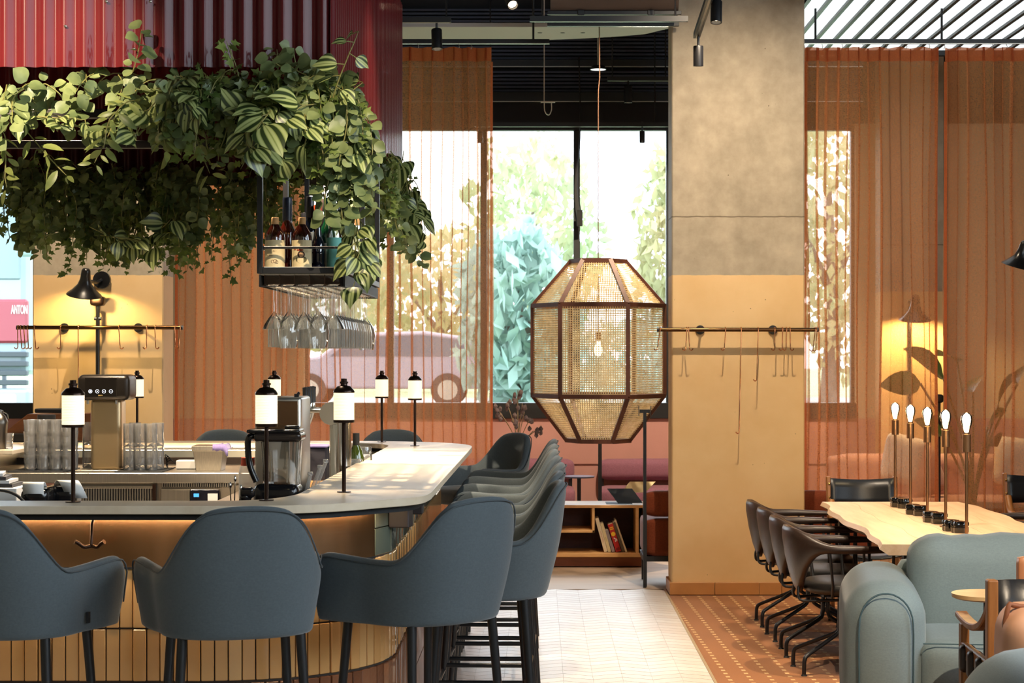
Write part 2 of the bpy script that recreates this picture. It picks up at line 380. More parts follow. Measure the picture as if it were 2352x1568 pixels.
vis, hid = [], MB()
cols = int((.868 - XL) / CW)
for c in range(cols):
    x = .868 - CW * (c + .5); sg = 1 if c % 2 else -1
    for r in range(int((12.93 - YB) / RP) - 1):
        y = 12.93 - RP * (r + .5) - SK / 2
        px = VX + x * FPX / y if y > .5 else -9
        if y > 9.3 and 1060 < px < 1640: vis.append((y, x, sg))
        elif y > 6 and x > -1.2: hid.add([(a + x, b + y, z) for a, b, z in tile_mesh(sg).v], tile_mesh(sg).f)
vis.sort()
for i, (y, x, sg) in enumerate(vis):
    if i < 300: put('floor_tile', tms[sg], TM, ft, (x, y, 0))
    else: hid.add([(a + x, b + y, z) for a, b, z in tile_mesh(sg).v], tile_mesh(sg).f)
ho = hid.build('floor_tiles', TM, ft); ho['kind'] = 'stuff'
ho2 = MB().bx(XL, -1.2, YB, 12.93, -.0035, -.0005).bx(-1.2, .868, YB, 6.0, -.0035, -.0005).build('floor_covering', TM, ft)
MB().bx(.868, .882, YB, 12.93, -.012, .003).build('brass_strip', mat('pale_edge_strip', '#d9c3a0', .35, .6), ft)
def carpet():
    t = NT('brown_carpet_with_dash_lines'); c = t.n('ShaderNodeSeparateXYZ'); v = t.co(None, rot=(0, 0, R(-1.5))); t.l(v, c.inputs[0])
    lx = t.math('FRACT', t.math('MULTIPLY', c.outputs[0], 9.6)); ly = t.math('FRACT', t.math('MULTIPLY', c.outputs[1], 10.5))
    m = t.math('MULTIPLY', t.math('LESS_THAN', t.math('ABSOLUTE', t.math('SUBTRACT', lx, .5)), .10), t.math('LESS_THAN', ly, .38))
    n = t.noise(300.0, None, 2); n2 = t.noise(1.3, None, 3)
    br = t.ramp(t.math('ADD', t.math('MULTIPLY', n, .5), t.math('MULTIPLY', n2, .5)), [(.3, hx('#8a5a35')), (.7, hx('#a56d42'))])
    t.base(t.mix(t.math('MULTIPLY', m, .8), br, hx('#d9b681'))); t.b.inputs['Roughness'].default_value = 1; t.b.inputs['Specular IOR Level'].default_value = .05
    t.b.inputs['Sheen Weight'].default_value = .2; t.bump(n, .6, .004); return t.m
struct(MB().bx(.882, XR, YB, 12.93, -.012, .0).build('floor_carpet', carpet()), 'brown carpet with rows of pale dashes')
struct(MB().bx(XL, XR, 12.93, YW, -.012, .0).build('floor_niche', mat('beige_niche_floor', '#b59f89', .55, var=.12, vs_=1.2, scale=(1, 6, 1))), 'pale floor of the seating niche by the window')
# ---------------------------------------------------------------- outdoors
GZ = .62
struct(MB().bx(-60, 60, YW + .4, 160, GZ - .2, GZ).build('ground_outside', mat('outside_lawn', '#8fa27c', .95, var=.25, vs_=.6)), 'pale lawn and street outside')
struct(MB().bx(-60, 60, 28, 45, GZ, GZ + .01).build('road_outside', mat('outside_asphalt', '#9b9a98', .9)), 'grey street outside the window')
def leaf_cloud(n, rx, ry, rz, size, seed, lo=.45):
    rnd = random.Random(seed); b = MB()
    for _ in range(n):
        while True:
            p = Vector((rnd.uniform(-1, 1), rnd.uniform(-1, 1), rnd.uniform(-1, 1)))
            if lo < p.length < 1: break
        p = Vector((p.x * rx, p.y * ry, p.z * rz)) * (1 + .12 * sin(p.x * 9) * cos(p.z * 7)); s = size * rnd.uniform(.5, 1.2)
        m = Euler((rnd.uniform(0, 6), rnd.uniform(0, 6), rnd.uniform(0, 6))).to_matrix()
        q = [Vector((-s, 0, 0)), Vector((0, -s * .45, 0)), Vector((s, 0, 0)), Vector((0, s * .45, 0))]
        b.add([m @ a + p for a in q], [(0, 1, 2, 3)])
    return b
def leafmat(name, c1, c2, tl=.35, sc=2.0, rough=.5):
    t = NT(name); n = t.n('ShaderNodeTexNoise'); n.inputs['Scale'].default_value = sc; n.inputs['Detail'].default_value = 3
    t.l(t.n('ShaderNodeNewGeometry').outputs['Position'], n.inputs['Vector'])
    c = t.ramp(n.outputs['Fac'], [(.35, hx(c1)), (.65, hx(c2))]); t.base(c); t.b.inputs['Roughness'].default_value = rough
    tr = t.n('ShaderNodeBsdfTranslucent'); t.l(c, tr.inputs[0]); mx = t.n('ShaderNodeMixShader'); mx.inputs[0].default_value = tl
    t.l(t.b.outputs[0], mx.inputs[1]); t.l(tr.outputs[0], mx.inputs[2]); t.l(mx.outputs[0], t.o.inputs[0]); return t.m
TREE1 = leafmat('autumn_tree_leaves', '#8fa27a', '#b3b28a', .5, .5); TREE2 = leafmat('bluish_shrub_leaves', '#86a39b', '#a8bdb0', .5, .8); TREE3 = leafmat('olive_tree_leaves', '#98a177', '#bfae84', .5, .4)
BARK = mat('tree_bark', '#6b5f52', .9, var=.2)
def tree(px, Y, h, rx, rz, m, label, n=1700, size=.2, seed=1, low=False, ry=None):
    o = thing('shrub' if low else 'tree', label, 'shrub' if low else 'tree', (ax(px, Y), Y, GZ), 0, 'trees and shrubs outside')
    zc = h - rz
    c = leaf_cloud(n, rx, ry or rx, rz, size, seed); c.v = [(a, b, d + zc) for a, b, d in c.v]
    k = c.build('crown', m, o); k['kind'] = 'stuff'
    t = MB().tube([(0, 0, 0), (.1, 0, h * .3), (0, .1, h * .7)], [.22, .16, .06] if not low else [.08, .06, .03], 8)
    for s in (-1, 1): t.tube([(.05, 0, h * .35), (s * rx * .35, 0, h * .6)], [.1, .04], 6)
    t.build('trunk', BARK, o, 60)
tree(1225, 46, 6.6, 1.8, 2.9, TREE1, 'pale green tree with yellowing leaves left of the window mullion', seed=2)
tree(1190, 29, 3.05, .95, 1.5, TREE2, 'blue green shrub with long leaves outside under the tree', 1500, .2, 3, True)
tree(1010, 52, 4.6, 2.4, 1.9, TREE3, 'olive tree outside behind the parked car', seed=4)
tree(1565, 44, 6.2, 1.2, 2.8, TREE3, 'yellowing tree outside close to the concrete column', seed=5)
tree(1905, 40, 6.6, 1.9, 3.0, TREE3, 'yellow green tree seen through the curtain beside the column', seed=6)
tree(760, 60, 5.0, 2.3, 2.1, TREE1, 'far tree outside seen above the car through the curtain', seed=7)
tree(1460, 33, 1.7, 1.6, .8, TREE2, 'low round shrub outside behind the lantern', 1200, .14, 8, True)
po = thing('bollard', 'slim white post standing outside left of the lantern', 'post', (ax(1255, 34), 34, GZ))
MB().lathe([(.09, 0), (.09, 2.45), (.0, 2.5)], 12).build('post_body', WHITE, po, 40); MB().lathe([(.11, 2.3), (.13, 2.32), (.13, 2.6), (.0, 2.66)], 12).build('post_cap', WHITE, po, 40)
# parked estate car
co_ = thing('estate_car', 'silver lilac estate car parked outside, seen through the curtain', 'car', (ax(880, 38), 38, GZ))
prof = [(-2.2, .35), (-2.25, .75), (-1.95, .9), (-1.2, 1.0), (-.6, 1.46), (.9, 1.5), (1.75, 1.38), (2.15, .95), (2.25, .75), (2.2, .35)]
cb_ = MB()
for y in (-.85, .85): pass
n = len(prof); cb_.add([(x, -.85, z) for x, z in prof] + [(x, .85, z) for x, z in prof], [tuple(range(n)), tuple(range(n, 2 * n))[::-1]] + [(i, (i + 1) % n, n + (i + 1) % n, n + i) for i in range(n)])
cb_.build('car_body', mat('lilac_car_paint', '#8c8792', .25, .3), co_, bev=.05, seg=2, fix=True)
gp = [(-.98, 1.0), (-.5, 1.38), (.85, 1.42), (1.6, 1.32), (1.85, 1.0)]
k = len(gp); MB().add([(x, -.865, z) for x, z in gp] + [(x, .865, z) for x, z in gp], [tuple(range(k)), tuple(range(k, 2 * k))[::-1]] + [(i, (i + 1) % k, k + (i + 1) % k, k + i) for i in range(k)]).build('side_windows', mat('car_glass', '#4a5560', .08), co_, fix=True)
for x in (-1.4, 1.35):
    for s in (-1, 1):
        wo = MB().lathe([(.2, -.1), (.33, -.1), (.34, 0), (.33, .1), (.2, .1)], 24, (x, s * .8, .33), Matrix.Rotation(R(90), 4, 'X')).build('wheel', BLACKM, co_, 40)
        MB().lathe([(.001, -.11), (.19, -.105), (.2, .105), (.001, .11)], 20, (x, s * .8, .33), Matrix.Rotation(R(90), 4, 'X')).build('hubcap', STEEL, wo, 40)
MB().bx(2.05, 2.2, -.87, -.6, .8, 1.02).build('tail_light', mat('red_lens', '#d0402c', .3), co_, bev=.02)
# truck at the left window
T0 = 24.0; tx = ax(-60, T0)
tr_ = thing('lorry', 'white lorry with a red grille standing outside the window', 'lorry', (tx, T0, GZ))
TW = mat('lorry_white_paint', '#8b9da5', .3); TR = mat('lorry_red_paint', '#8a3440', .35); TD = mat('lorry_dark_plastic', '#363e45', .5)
MB().bx(-1.15, .72, 0, 2.0, .75, 3.5).build('cab', TW, tr_, bev=.12, seg=3)
MB().bx(-1.0, .62, -.02, .1, 1.95, 2.95).build('windscreen', mat('lorry_glass', '#6f858d', .1), tr_, bev=.04)
MB().bx(-1.1, .70, -.06, .05, 1.16, 1.72).build('grille_panel', TR, tr_, bev=.03)
for i in range(4): MB().bx(-.4, .70, -.09, .02, .62 + i * .12, .69 + i * .12).build('grille_slat', TD, tr_, bev=.01)
MB().bx(-1.15, .74, -.1, .2, .1, .58).build('bumper', TW, tr_, bev=.05, seg=2)
MB().bx(.3, .58, -.12, .0, .2, .52).build('headlight', mat('headlight_lens', '#f0f6ff', .1), tr_, bev=.03)
mi = MB().tube([(.5, -.05, 2.9), (.75, -.3, 2.75), (.82, -.3, 2.5)], .04, 8); mi.build('mirror_arm', TD, tr_, 60)
MB().puff(.62, .95, -.4, -.2, 2.25, 2.6, .08).build('mirror', TW, tr_, 180)
def text(body, size, m, parent, loc, rot, ext=.0008, align='CENTER', name='lettering'):
    c = bpy.data.curves.new(name, 'FONT'); c.body = body; c.size = size; c.extrude = ext; c.align_x = align; c.align_y = 'CENTER'; c.resolution_u = 3
    t = bpy.data.objects.new(name, c); COL.objects.link(t); bpy.context.view_layer.update()
    me = bpy.data.meshes.new_from_object(t.evaluated_get(bpy.context.evaluated_depsgraph_get())); bpy.data.objects.remove(t); bpy.data.curves.remove(c); me.name = name
    me.materials.clear(); return put(name, me, m, parent, loc, rot)
tq = text('ANTON', .16, WHITE, tr_, (ax(48, T0) - tx, -.07, az(712, T0) - GZ), (R(90), 0, 0), .004); tq.scale = (.36, 1, 1)
ps = thing('pharmacy_sign', 'green and white sign outside above the lorry mirror', 'sign', (ax(10, 30), 30, GZ))
MB().bx(-.03, .03, -.03, .03, 0, 4.4).build('sign_post', TD, ps); MB().bx(-.35, .25, -.05, .05, 3.6, 4.5).build('sign_board', mat('green_sign', '#2fa36b', .5), ps, bev=.02); MB().bx(-.27, .17, -.06, .06, 3.72, 4.38).build('sign_panel', WHITE, ps)
# ---------------------------------------------------------------- bar
def smooth_path(P, k=6):
    """Catmull-Rom through P"""
    out = []
    P = [Vector(p) for p in P]
    for i in range(len(P) - 1):
        a, b, c, d = P[max(i - 1, 0)], P[i], P[i + 1], P[min(i + 2, len(P) - 1)]
        for j in range(k):
            t = j / k; out.append(.5 * ((2 * b) + (c - a) * t + (2 * a - 5 * b + 4 * c - d) * t * t + (3 * b - a - 3 * c + d) * t ** 3))
    out.append(P[-1]); return out
outer = [(-3.5, 6.288), (-1.10, 6.288), (-.94, 6.298), (-.786, 6.335), (-.66, 6.42), (-.545, 6.555), (-.455, 6.66), (-.412, 6.77), (-.395, 6.95), (-.366, 10.35), (-.375, 10.58), (-.43, 10.78), (-.54, 10.95), (-.72, 11.08), (-1.0, 11.17), (-1.4, 11.2), (-3.5, 11.2)]
inner = [(-3.5, 10.96), (-1.25, 10.96), (-1.05, 10.92), (-.92, 10.82), (-.85, 10.62), (-.842, 10.45), (-.872, 7.4), (-.874, 7.0), (-.885, 6.8), (-.945, 6.62), (-1.04, 6.54), (-1.2, 6.525), (-3.5, 6.525)]
def part_smooth(P, a, b):
    m = [Vector(p).to_3d() for p in P[a:b]]; return [tuple(v[:2]) for v in P[:a]] + [tuple(v[:2]) for v in smooth_path(m, 5)] + [tuple(v[:2]) for v in P[b:]]
op = part_smooth(part_smooth(outer, 9, 16), 1, 9); ip = part_smooth(part_smooth(inner, 6, 12), 1, 6)
def topmat():
    t = NT('pale_oak_bar_top'); n = t.noise(1.0, t.co((14, 1.2, 14)), 6, .6); t.base(t.ramp(n, [(.25, hx('#d3bfa2')), (.75, hx('#e3d3ba'))]))
    t.b.inputs['Roughness'].default_value = .38; t.b.inputs['Specular IOR Level'].default_value = .4; return t.m
bt = MB().prism(op + ip, 1.072, 1.10).build('bar_worktop', topmat(), None, bev=.002)
tag(bt, 'pale wooden bar top with rounded corners running around the bar', 'bar top')
bar = thing('bar_counter', 'bar clad in steel, ochre tiles and brown bricks under the pale top', 'bar')
us = [(a * .985 - .02, b) for a, b in []]
path = [(-3.4, 6.5), (-1.16, 6.5)] + [(-1.16 + .61 * sin(a), 7.11 - .61 * cos(a)) for a in [R(i * 5) for i in range(1, 19)]] + [(-.55, 10.45)] + [(-1.0 + .45 * cos(a), 10.45 + .45 * sin(a)) for a in [R(i * 9) for i in range(1, 11)]] + [(-3.4, 10.9)]
class Path:
    def __init__(s, P):
        s.P = [Vector(p) for p in P]; s.c = [0]
        for a, b in zip(s.P[:-1], s.P[1:]): s.c.append(s.c[-1] + (b - a).length)
    def __call__(s, d):
        for i in range(len(s.P) - 1):
            if d <= s.c[i + 1] or i == len(s.P) - 2:
                a, b = s.P[i], s.P[i + 1]; t = (d - s.c[i]) / max(1e-9, s.c[i + 1] - s.c[i]); q = (b - a).normalized(); return a.lerp(b, t), math.atan2(q.y, q.x)
BP = Path(path); L = BP.c[-1]
def off(P, d):
    out = []
    for i, p in enumerate(P):
        a = Vector(P[max(i - 1, 0)]); b = Vector(P[min(i + 1, len(P) - 1)]); t = (b - a).normalized(); out.append((p[0] + t.y * d, p[1] - t.x * d))
    return out
def band(P, d0, d1, z0, z1):
    a, b = off(P, d0), off(P, d1); return MB().prism(a + b[::-1], z0, z1)
band(path, -.02, -.12, 0, 1.02).build('carcass', mat('bar_carcass', '#3b2c20', .9), bar)
band(path, .0, -.02, 0, .872).build('grout', mat('dark_tile_grout', '#4a4038', .9), bar)
MB().prism(op + ip, 1.045, 1.0715).xf(Matrix.Translation((0, 0, 0))).build('sub_top', BLACKM, bar) if False else None
band(off(op, -.03), 0, -.2, 1.050, 1.0715).build('sub_top', BLACKM, bar)
k = [i for i, p in enumerate(path) if p[0] <= -.6 and p[1] < 8][-1]
def steelmat():
    t = NT('stained_brushed_steel'); n = t.noise(1.0, t.co((2, 2, 160)), 2); n2 = t.noise(3.0, t.co((4, 4, 1)), 4)
    t.base(t.ramp(t.math('ADD', t.math('MULTIPLY', n, .4), t.math('MULTIPLY', n2, .6)), [(.3, hx('#b98a62')), (.7, hx('#c99c74'))])); t.b.inputs['Metallic'].default_value = 1; t.b.inputs['Roughness'].default_value = .27; return t.m
band(path[:k + 1], .012, -.02, .872, 1.052).build('steel_panel', steelmat(), bar, 30)
band(path[:k + 1], .016, .0, .865, .873).build('steel_edge', BLACKM, bar, 30)
def glossy_tile(name, c1, c2, rough, bs=10.0, bump=.35, metal=0):
    t = NT(name); oi = t.n('ShaderNodeObjectInfo'); n = t.noise(7.0, None, 3); t.base(t.ramp(t.math('ADD', t.math('MULTIPLY', oi.outputs['Random'], .5), t.math('MULTIPLY', n, .5)), [(.25, hx(c1)), (.75, hx(c2))]))
    t.b.inputs['Roughness'].default_value = rough; t.b.inputs['Metallic'].default_value = metal; t.bump(t.noise(bs, None, 3), bump, .01); t.b.inputs['Coat Weight'].default_value = .4; return t.m
OCH = glossy_tile('ochre_glazed_tile', '#dba464', '#eab97a', .14); BRN = glossy_tile('brown_glazed_brick', '#74482f', '#956345', .28, 14, .6); MIR = glossy_tile('mirror_green_tile', '#9aa48f', '#b8bfa9', .06, 9, .5, .7)
def lay(zs, pitch, z0, z1, m, name, th, start=0.0, end=None, lim=300, joint=.004):
    end = end or L; n = int((end - start) / pitch); items = []
    me = MB().bx(-pitch / 2 + joint / 2, pitch / 2 - joint / 2, -th, .012, z0 + joint / 2, z1 - joint / 2).mesh(name, bev=.0022)
    rnd = random.Random(int(z0 * 1000))
    rest = MB()
    for i in range(n):
        p, a = BP(start + pitch * (i + .5)); px = VX + p.x * FPX / p.y; ok = -40 < px < 1010 and p.y < 8.3
        loc = (p.x, p.y, 0); rot = (R(rnd.uniform(-.35, .35)), 0, a + R(rnd.uniform(-.5, .5)))
        if ok and len(items) < lim: items.append(put(name, me, m, bar, loc, rot))
        else: rest.cb((p.x, p.y, (z0 + z1) / 2), (pitch - joint, th + .012, z1 - z0 - joint), (0, 0, a))
    if rest.v: r = rest.build(name + 's', m, bar); r['kind'] = 'stuff'
    return len(items)
s0 = 3.4 - 2.25
c1 = lay(0, .047, .660, .868, OCH, 'ochre_tile', .008, s0, 7.2)
c2 = lay(0, .047, .475, .658, OCH, 'ochre_tile', .008, s0, 7.2)
c3 = lay(0, .050, .240, .470, BRN, 'brown_brick', .014, s0, 7.2)
lay(0, .050, .006, .236, BRN, 'brown_brick', .014, s0, 7.2, lim=0)
# mirror glazed tiles of the side band
m0 = BP.c[k] + .005
me = MB().bx(-.072, .072, -.008, .004, -.049, .049).mesh('mirror_tile', bev=.002)
for i in range(22):
    for j in range(2):
        p, a = BP(m0 + .147 * (i + .5)); put('mirror_tile', me, MIR, bar, (p.x, p.y, .922 + j * .101), (R(random.uniform(-1.5, 1.5)), 0, a + R(random.uniform(-1.5, 1.5))))
for d in (m0 + .16, m0 + .75):
    p, a = BP(d); q = put('socket_box', MB().bx(-.04, .04, -.085, -.008, -.07, .0).mesh('socket_box', bev=.004), mat('brown_plastic', '#3b3130', .4), bar, (p.x, p.y, 1.035), (0, 0, a)); 
# light strip under the front edge
LED = mat('warm_led_strip', '#ffcf8a', .5, emit=55, ecol=(1, .72, .42, 1))
band(path[:k + 1], .075, .06, 1.043, 1.050).build('light_strip', LED, bar)
MB().bx(-3.4, -1.25, 10.945, 10.957, 1.05, 1.058).build('light_strip', LED, bar)
# double coat hook under the bar top
hk = thing('double_coat_hook', 'double bronze coat hook on the steel panel under the bar top', 'hook', (ax(213, 6.42), 6.42, 1.05))
MB().tube([(0, .02, 0), (0, -.01, -.02), (0, -.02, -.095)], .006, 8).build('hook_stem', BRONZE, hk, 60)
for s in (-1, 1): MB().tube(smooth_path([(0, -.02, -.095), (s * .022, -.03, -.098), (s * .038, -.04, -.085), (s * .05, -.045, -.078)], 4), [.007] * 12 + [.009], 8).build('hook_arm', BRONZE, hk, 60)
# ---------------------------------------------------------------- bar stools
FAB = fabric('blue_grey_wool', '#545c60'); FABIN = FAB; PIPE = mat('seam_piping', '#484f53', .9)
SA, SB = .272, .275
def s_plan(u, ins=0, sc=1.0):
    t = abs(u); sg = 1 if u >= 0 else -1; a, b = SA - ins, SB - ins
    if t <= .66:
        f = t / .66 * pi / 2; x = a * sin(f) ** .80; y = -b * cos(f) ** .80 if cos(f) > 1e-6 else 0
    else:
        q = (t - .66) / .34; x = a + .04 * sin(q * 1.9); y = .235 * q
    return sg * x * sc, y * sc
def s_top(u):
    t = abs(u); z = 1.142 - .018 * min(1, t / .2) ** 2 - .187 * sst(.165, .53, t)
    z += .014 * sst(.62, .86, t)
    if t > .86: q = (t - .86) / .14; z -= .15 * (1 - math.sqrt(max(0, 1 - q * q)))
    return z
def stool_shell():
    N = 56; rows = []; us = [-1 + 2 * i / N for i in range(N + 1)]
    lip = [(0, -.03), (.006, -.008), (.016, .0), (.03, .0), (.04, -.009), (.045, -.03)]
    def pt(u, ins, z, extra=1.0):
        f = min(1, max(0, (z - .715) / .25)); sc = lerp(.90, 1.0, sst(0, 1, f) ** .7) * extra; x, y = s_plan(u, ins, sc); y -= .05 * (z - .72) / .42 * (1 if y < 0 else max(0, 1 - y / .1)); return (x, y, z)
    rws = []
    rws.append([pt(u, .05, .722, .9) for u in us]); rws.append([pt(u, 0, .716, .96) for u in us])
    for q in (.03, .12, .25, .4, .55, .7, .85):
        rws.append([pt(u, 0, lerp(.716, s_top(u) - .03, q)) for u in us])
    for i, d in lip: rws.append([pt(u, i, s_top(u) + d) for u in us])
    for q in (.75, .5, .25, 0): rws.append([pt(u, .047, lerp(.79, s_top(u) - .03, q)) for u in us])
    b = MB().grid(rws); n = len(us); h = len(rws)
    b.f.append(tuple(i * n for i in range(h))); b.f.append(tuple(i * n + n - 1 for i in range(h))[::-1])
    return b, [Vector(pt(u, .0, s_top(u) - .012)) for u in us]
sb_, seam = stool_shell(); shell_me = sb_.mesh('shell', 180, fix=True)
seat_b = MB()
prf = [(-.0, .728), (.9, .728), (.97, .735), (1.0, .76), (1.0, .79), (.97, .812), (.9, .822), (.5, .826), (.0, .828)]
NS = 40; rws = []
for r_, z in prf:
    row = []
    for j in range(NS):
        a = 2 * pi * j / NS; ca, sa = cos(a), sin(a); x = .228 * math.copysign(abs(ca) ** .72, ca); y = .235 * math.copysign(abs(sa) ** .72, sa) + .02; row.append((x * max(r_, .001), (y - .02) * max(r_, .001) + .02, z))
    rws.append(row)
seat_b.grid(rws, closed_v=True); seat_me = seat_b.mesh('seat', 180)
leg_me = {}
LEGM = mat('black_lacquered_leg', '#121315', .35)
def stool_proto(label):
    o = thing('bar_stool', label, 'bar stool', group='upholstered bar stools around the bar')
    q = put('shell', shell_me, FAB, o); m = q.modifiers.new('sub', 'SUBSURF'); m.levels = 1; m.render_levels = 1
    put('seat', seat_me, FABIN, o)
    MB().tube(seam, .0028, 6).build('piping', PIPE, o, 60)
    for sx in (-1, 1):
        for sy in (-1, 1): MB().tube([(sx * .185, sy * .155, .735), (sx * .228, sy * .205, 0)], [.0165, .0115], 12).build('leg', LEGM, o, 60)
    def lp(sx, sy, z): t = 1 - z / .735; return (sx * lerp(.185, .228, t), sy * lerp(.155, .205, t), z)
    for (a, b, z) in (((-1, -1), (1, -1), .36), ((-1, 1), (1, 1), .30), ((-1, -1), (-1, 1), .32), ((1, -1), (1, 1), .32)):
        MB().tube([lp(*a, z), lp(*b, z)], .0095, 10).build('footrest_rail', LEGM, o, 60)
    return o
st0 = stool_proto('x')
def stool(x, y, rz, label, first=[True]):
    o = st0 if first[0] else copy_tree(st0); first[0] = False
    o.location = (x, y, 0); o.rotation_euler = (0, 0, rz); o['label'] = label; return o
stool(ax(28, 6.05), 6.05, R(-10), 'blue grey bar stool at the left edge of the picture, seen from behind')
stool(ax(540, 6.06), 6.06, R(17), 'blue grey bar stool seen square from behind, in front of the steel bar panel')
stool(ax(965, 6.35), 6.36, R(47), 'blue grey bar stool turned sideways at the rounded corner of the bar')
MB().bx(.262, .270, -.02, -.004, .75, .785).build('fabric_tag', BLACKM, st0)
ys = [6.98, 7.57, 8.16, 8.75, 9.34, 9.93, 10.52]
for i, y in enumerate(ys):
    stool(-.205 + random.uniform(-.012, .012), y, R(90 + random.uniform(-3, 3)), ['nearest bar stool of the tight row along the side of the bar', 'second bar stool from the front in the row along the side of the bar', 'third bar stool from the front in the row along the side of the bar', 'fourth bar stool from the front in the row along the side of the bar', 'fifth bar stool from the front in the row along the side of the bar', 'sixth bar stool from the front in the row along the side of the bar', 'seventh and farthest bar stool of the tight row along the side of the bar'][i])
stool(-.365, 11.22, R(125), 'bar stool at the far corner of the bar with its inside and seat showing')
stool(ax(502, 11.65), 11.62, R(180), 'dark bar stool back rising behind the far bar top, left of the blender')
stool(ax(895, 11.65), 11.62, R(180), 'dark bar stool back rising behind the far bar top, below the two small lamps')
# ---------------------------------------------------------------- corrugated hood over the bar
def hoodmat():
    t = NT('red_lacquered_corrugated_steel'); n = t.noise(2.5, None, 4); t.base(t.ramp(n, [(.3, hx('#4a1115')), (.7, hx('#561619'))]))
    t.b.inputs['Roughness'].default_value = .35; t.b.inputs['Specular IOR Level'].default_value = .12; t.b.inputs['Coat Weight'].default_value = 1.0; t.b.inputs['Coat Roughness'].default_value = .07; t.b.inputs['Coat IOR'].default_value = 1.22
    return t.m
HOOD = hoodmat(); HX, HY0, HY1 = -.787, 7.2, 10.8; HZ = 3.62
hood = thing('corrugated_hood', 'hood of red corrugated sheet metal hanging over the bar', 'hood')
def corr(n_len, pitch=.0762, amp=.0105, k=8):
    out = []; s = 0
    prof = [(q / 12, -cos(2 * pi * q / 12)) for q in range(12)]
    i = 0
    while True:
        for f, a in prof:
            d = (i + f) * pitch
            if d > n_len: return out
            out.append((d, a * amp))
        i += 1
def sheet(P0, P1, z0, z1, nrm):
    P0, P1 = Vector(P0), Vector(P1); d = (P1 - P0); Ln = d.length; d.normalize(); nr = Vector(nrm)
    c = corr(Ln); a = [P0 + d * s + nr * h for s, h in c]
    return MB().grid([[(p.x, p.y, z0) for p in a], [(p.x, p.y, z1) for p in a]])
sheet((-4.6, HY0, 0), (HX - .015, HY0, 0), 2.715, HZ, (0, -1, 0)).build('front_sheet', HOOD, hood, 180, solid=.003)
sheet((HX, HY0 - .01, 0), (HX, HY1, 0), 2.626, HZ, (1, 0, 0)).build('side_sheet', HOOD, hood, 180, solid=.003)
sheet((-4.6, HY1, 0), (HX - .015, HY1, 0), 2.60, HZ, (0, -1, 0)).build('rear_sheet', HOOD, hood, 180, solid=.003)
for q in hood.children: q.modifiers['solid'].use_rim = False
MB().bx(-4.6, HX, HY0, HY1, HZ, HZ + .02).build('light_block_plate', BLACKM, hood)  # unseen plate added to block light from above the hood
for nm, a in (('frame_rail', (-4.5, HX - .03, HY0 + .03, HY0 + .07, 2.73, 2.77)), ('frame_rail', (-4.5, HX - .03, HY1 - .08, HY1 - .04, 2.585, 2.625)), ('frame_rail', (HX - .07, HX - .03, HY0 + .05, HY1 - .05, 2.62, 2.66)),
              ('frame_rail', (-4.5, HX - .05, 8.3, 8.34, 2.66, 2.70)), ('frame_rail', (-4.5, HX - .05, 9.5, 9.54, 2.66, 2.70)), ('frame_rail', (-3.1, -3.06, HY0 + .05, HY1 - .05, 2.64, 2.68))):
    MB().bx(*a).build(nm, mat('brown_black_steel', '#15110f', .6), hood, bev=.003)
RIV = MB().lathe([(.001, .004), (.004, .003), (.006, 0)], 10, m=Matrix.Rotation(R(90), 4, 'X'), cap=False).mesh('rivet', 60)
for px, py in ((307, 112), (345, 3), (244, 3), (150, 60)):
    p = at(px, py, HY0 - .018); put('rivet', RIV, STEEL, hood, p)
# unseen downlights added in the hood to brighten work area and bar arm
for i, (x, y) in enumerate(((-1.25, 7.9), (-1.2, 9.2), (-2.4, 8.1), (-2.4, 9.6))):
    d = thing('added_downlight', ['added round downlight inside the hood above the beer taps', 'added round downlight inside the hood above the far end of the long bar arm', 'added round downlight inside the hood above the till printers', 'added round downlight inside the hood above the stacked tumblers'][i], 'downlight', (x, y, 3.3), 0, 'added downlights inside the hood')
    MB().lathe([(.05, .3), (.05, 0), (.043, 0), (.043, .03), (.001, .031)], 20, cap=False).build('downlight_housing', BLACK, d, 40)
    spot_light((x, y, 3.28), (x, y, 1.0), 620, 70, .8, (1, .80, .56))
# ---------------------------------------------------------------- hanging bottle shelf
shx0, shx1, shy0, shy1, shz = ax(590, 7.4), ax(797, 7.4), 7.4, 8.93, az(628, 7.4)
sh = thing('hanging_bottle_shelf', 'black steel frame shelf hanging from the hood over the bar', 'shelf', (shx0, shy0, shz))
W, D = shx1 - shx0, shy1 - shy0; bs = .022
def bar_(name, a, m=BLACK): return MB().bx(*a).build(name, m, sh, bev=.0015)
zt = 2.66 - shz
for x in (0, W - bs):
    for y in (0, D / 2 - bs / 2, D - bs): bar_('frame_post', (x, x + bs, y, y + bs, 0, zt))
for y in (0, D - bs): bar_('frame_rail', (bs, W - bs, y, y + bs, 0, .026)); bar_('gallery_rail', (bs, W - bs, y + .006, y + .016, .098, .108))
for x in (0, W - bs): bar_('frame_rail', (x, x + bs, bs, D - bs, 0, .026)); bar_('gallery_rail', (x + .006, x + .016, bs, D - bs, .098, .108))
MB().bx(bs, W - bs, bs, D - bs, .006, .012).build('shelf_glass', glass('shelf_glass', (.93, .95, .93, 1), .6, .05), sh)
MB().bx(.012, W - .012, .012, .03, -.006, 0).bx(.012, W - .012, D - .03, D - .012, -.006, 0).build('shelf_lip', STEEL, sh)
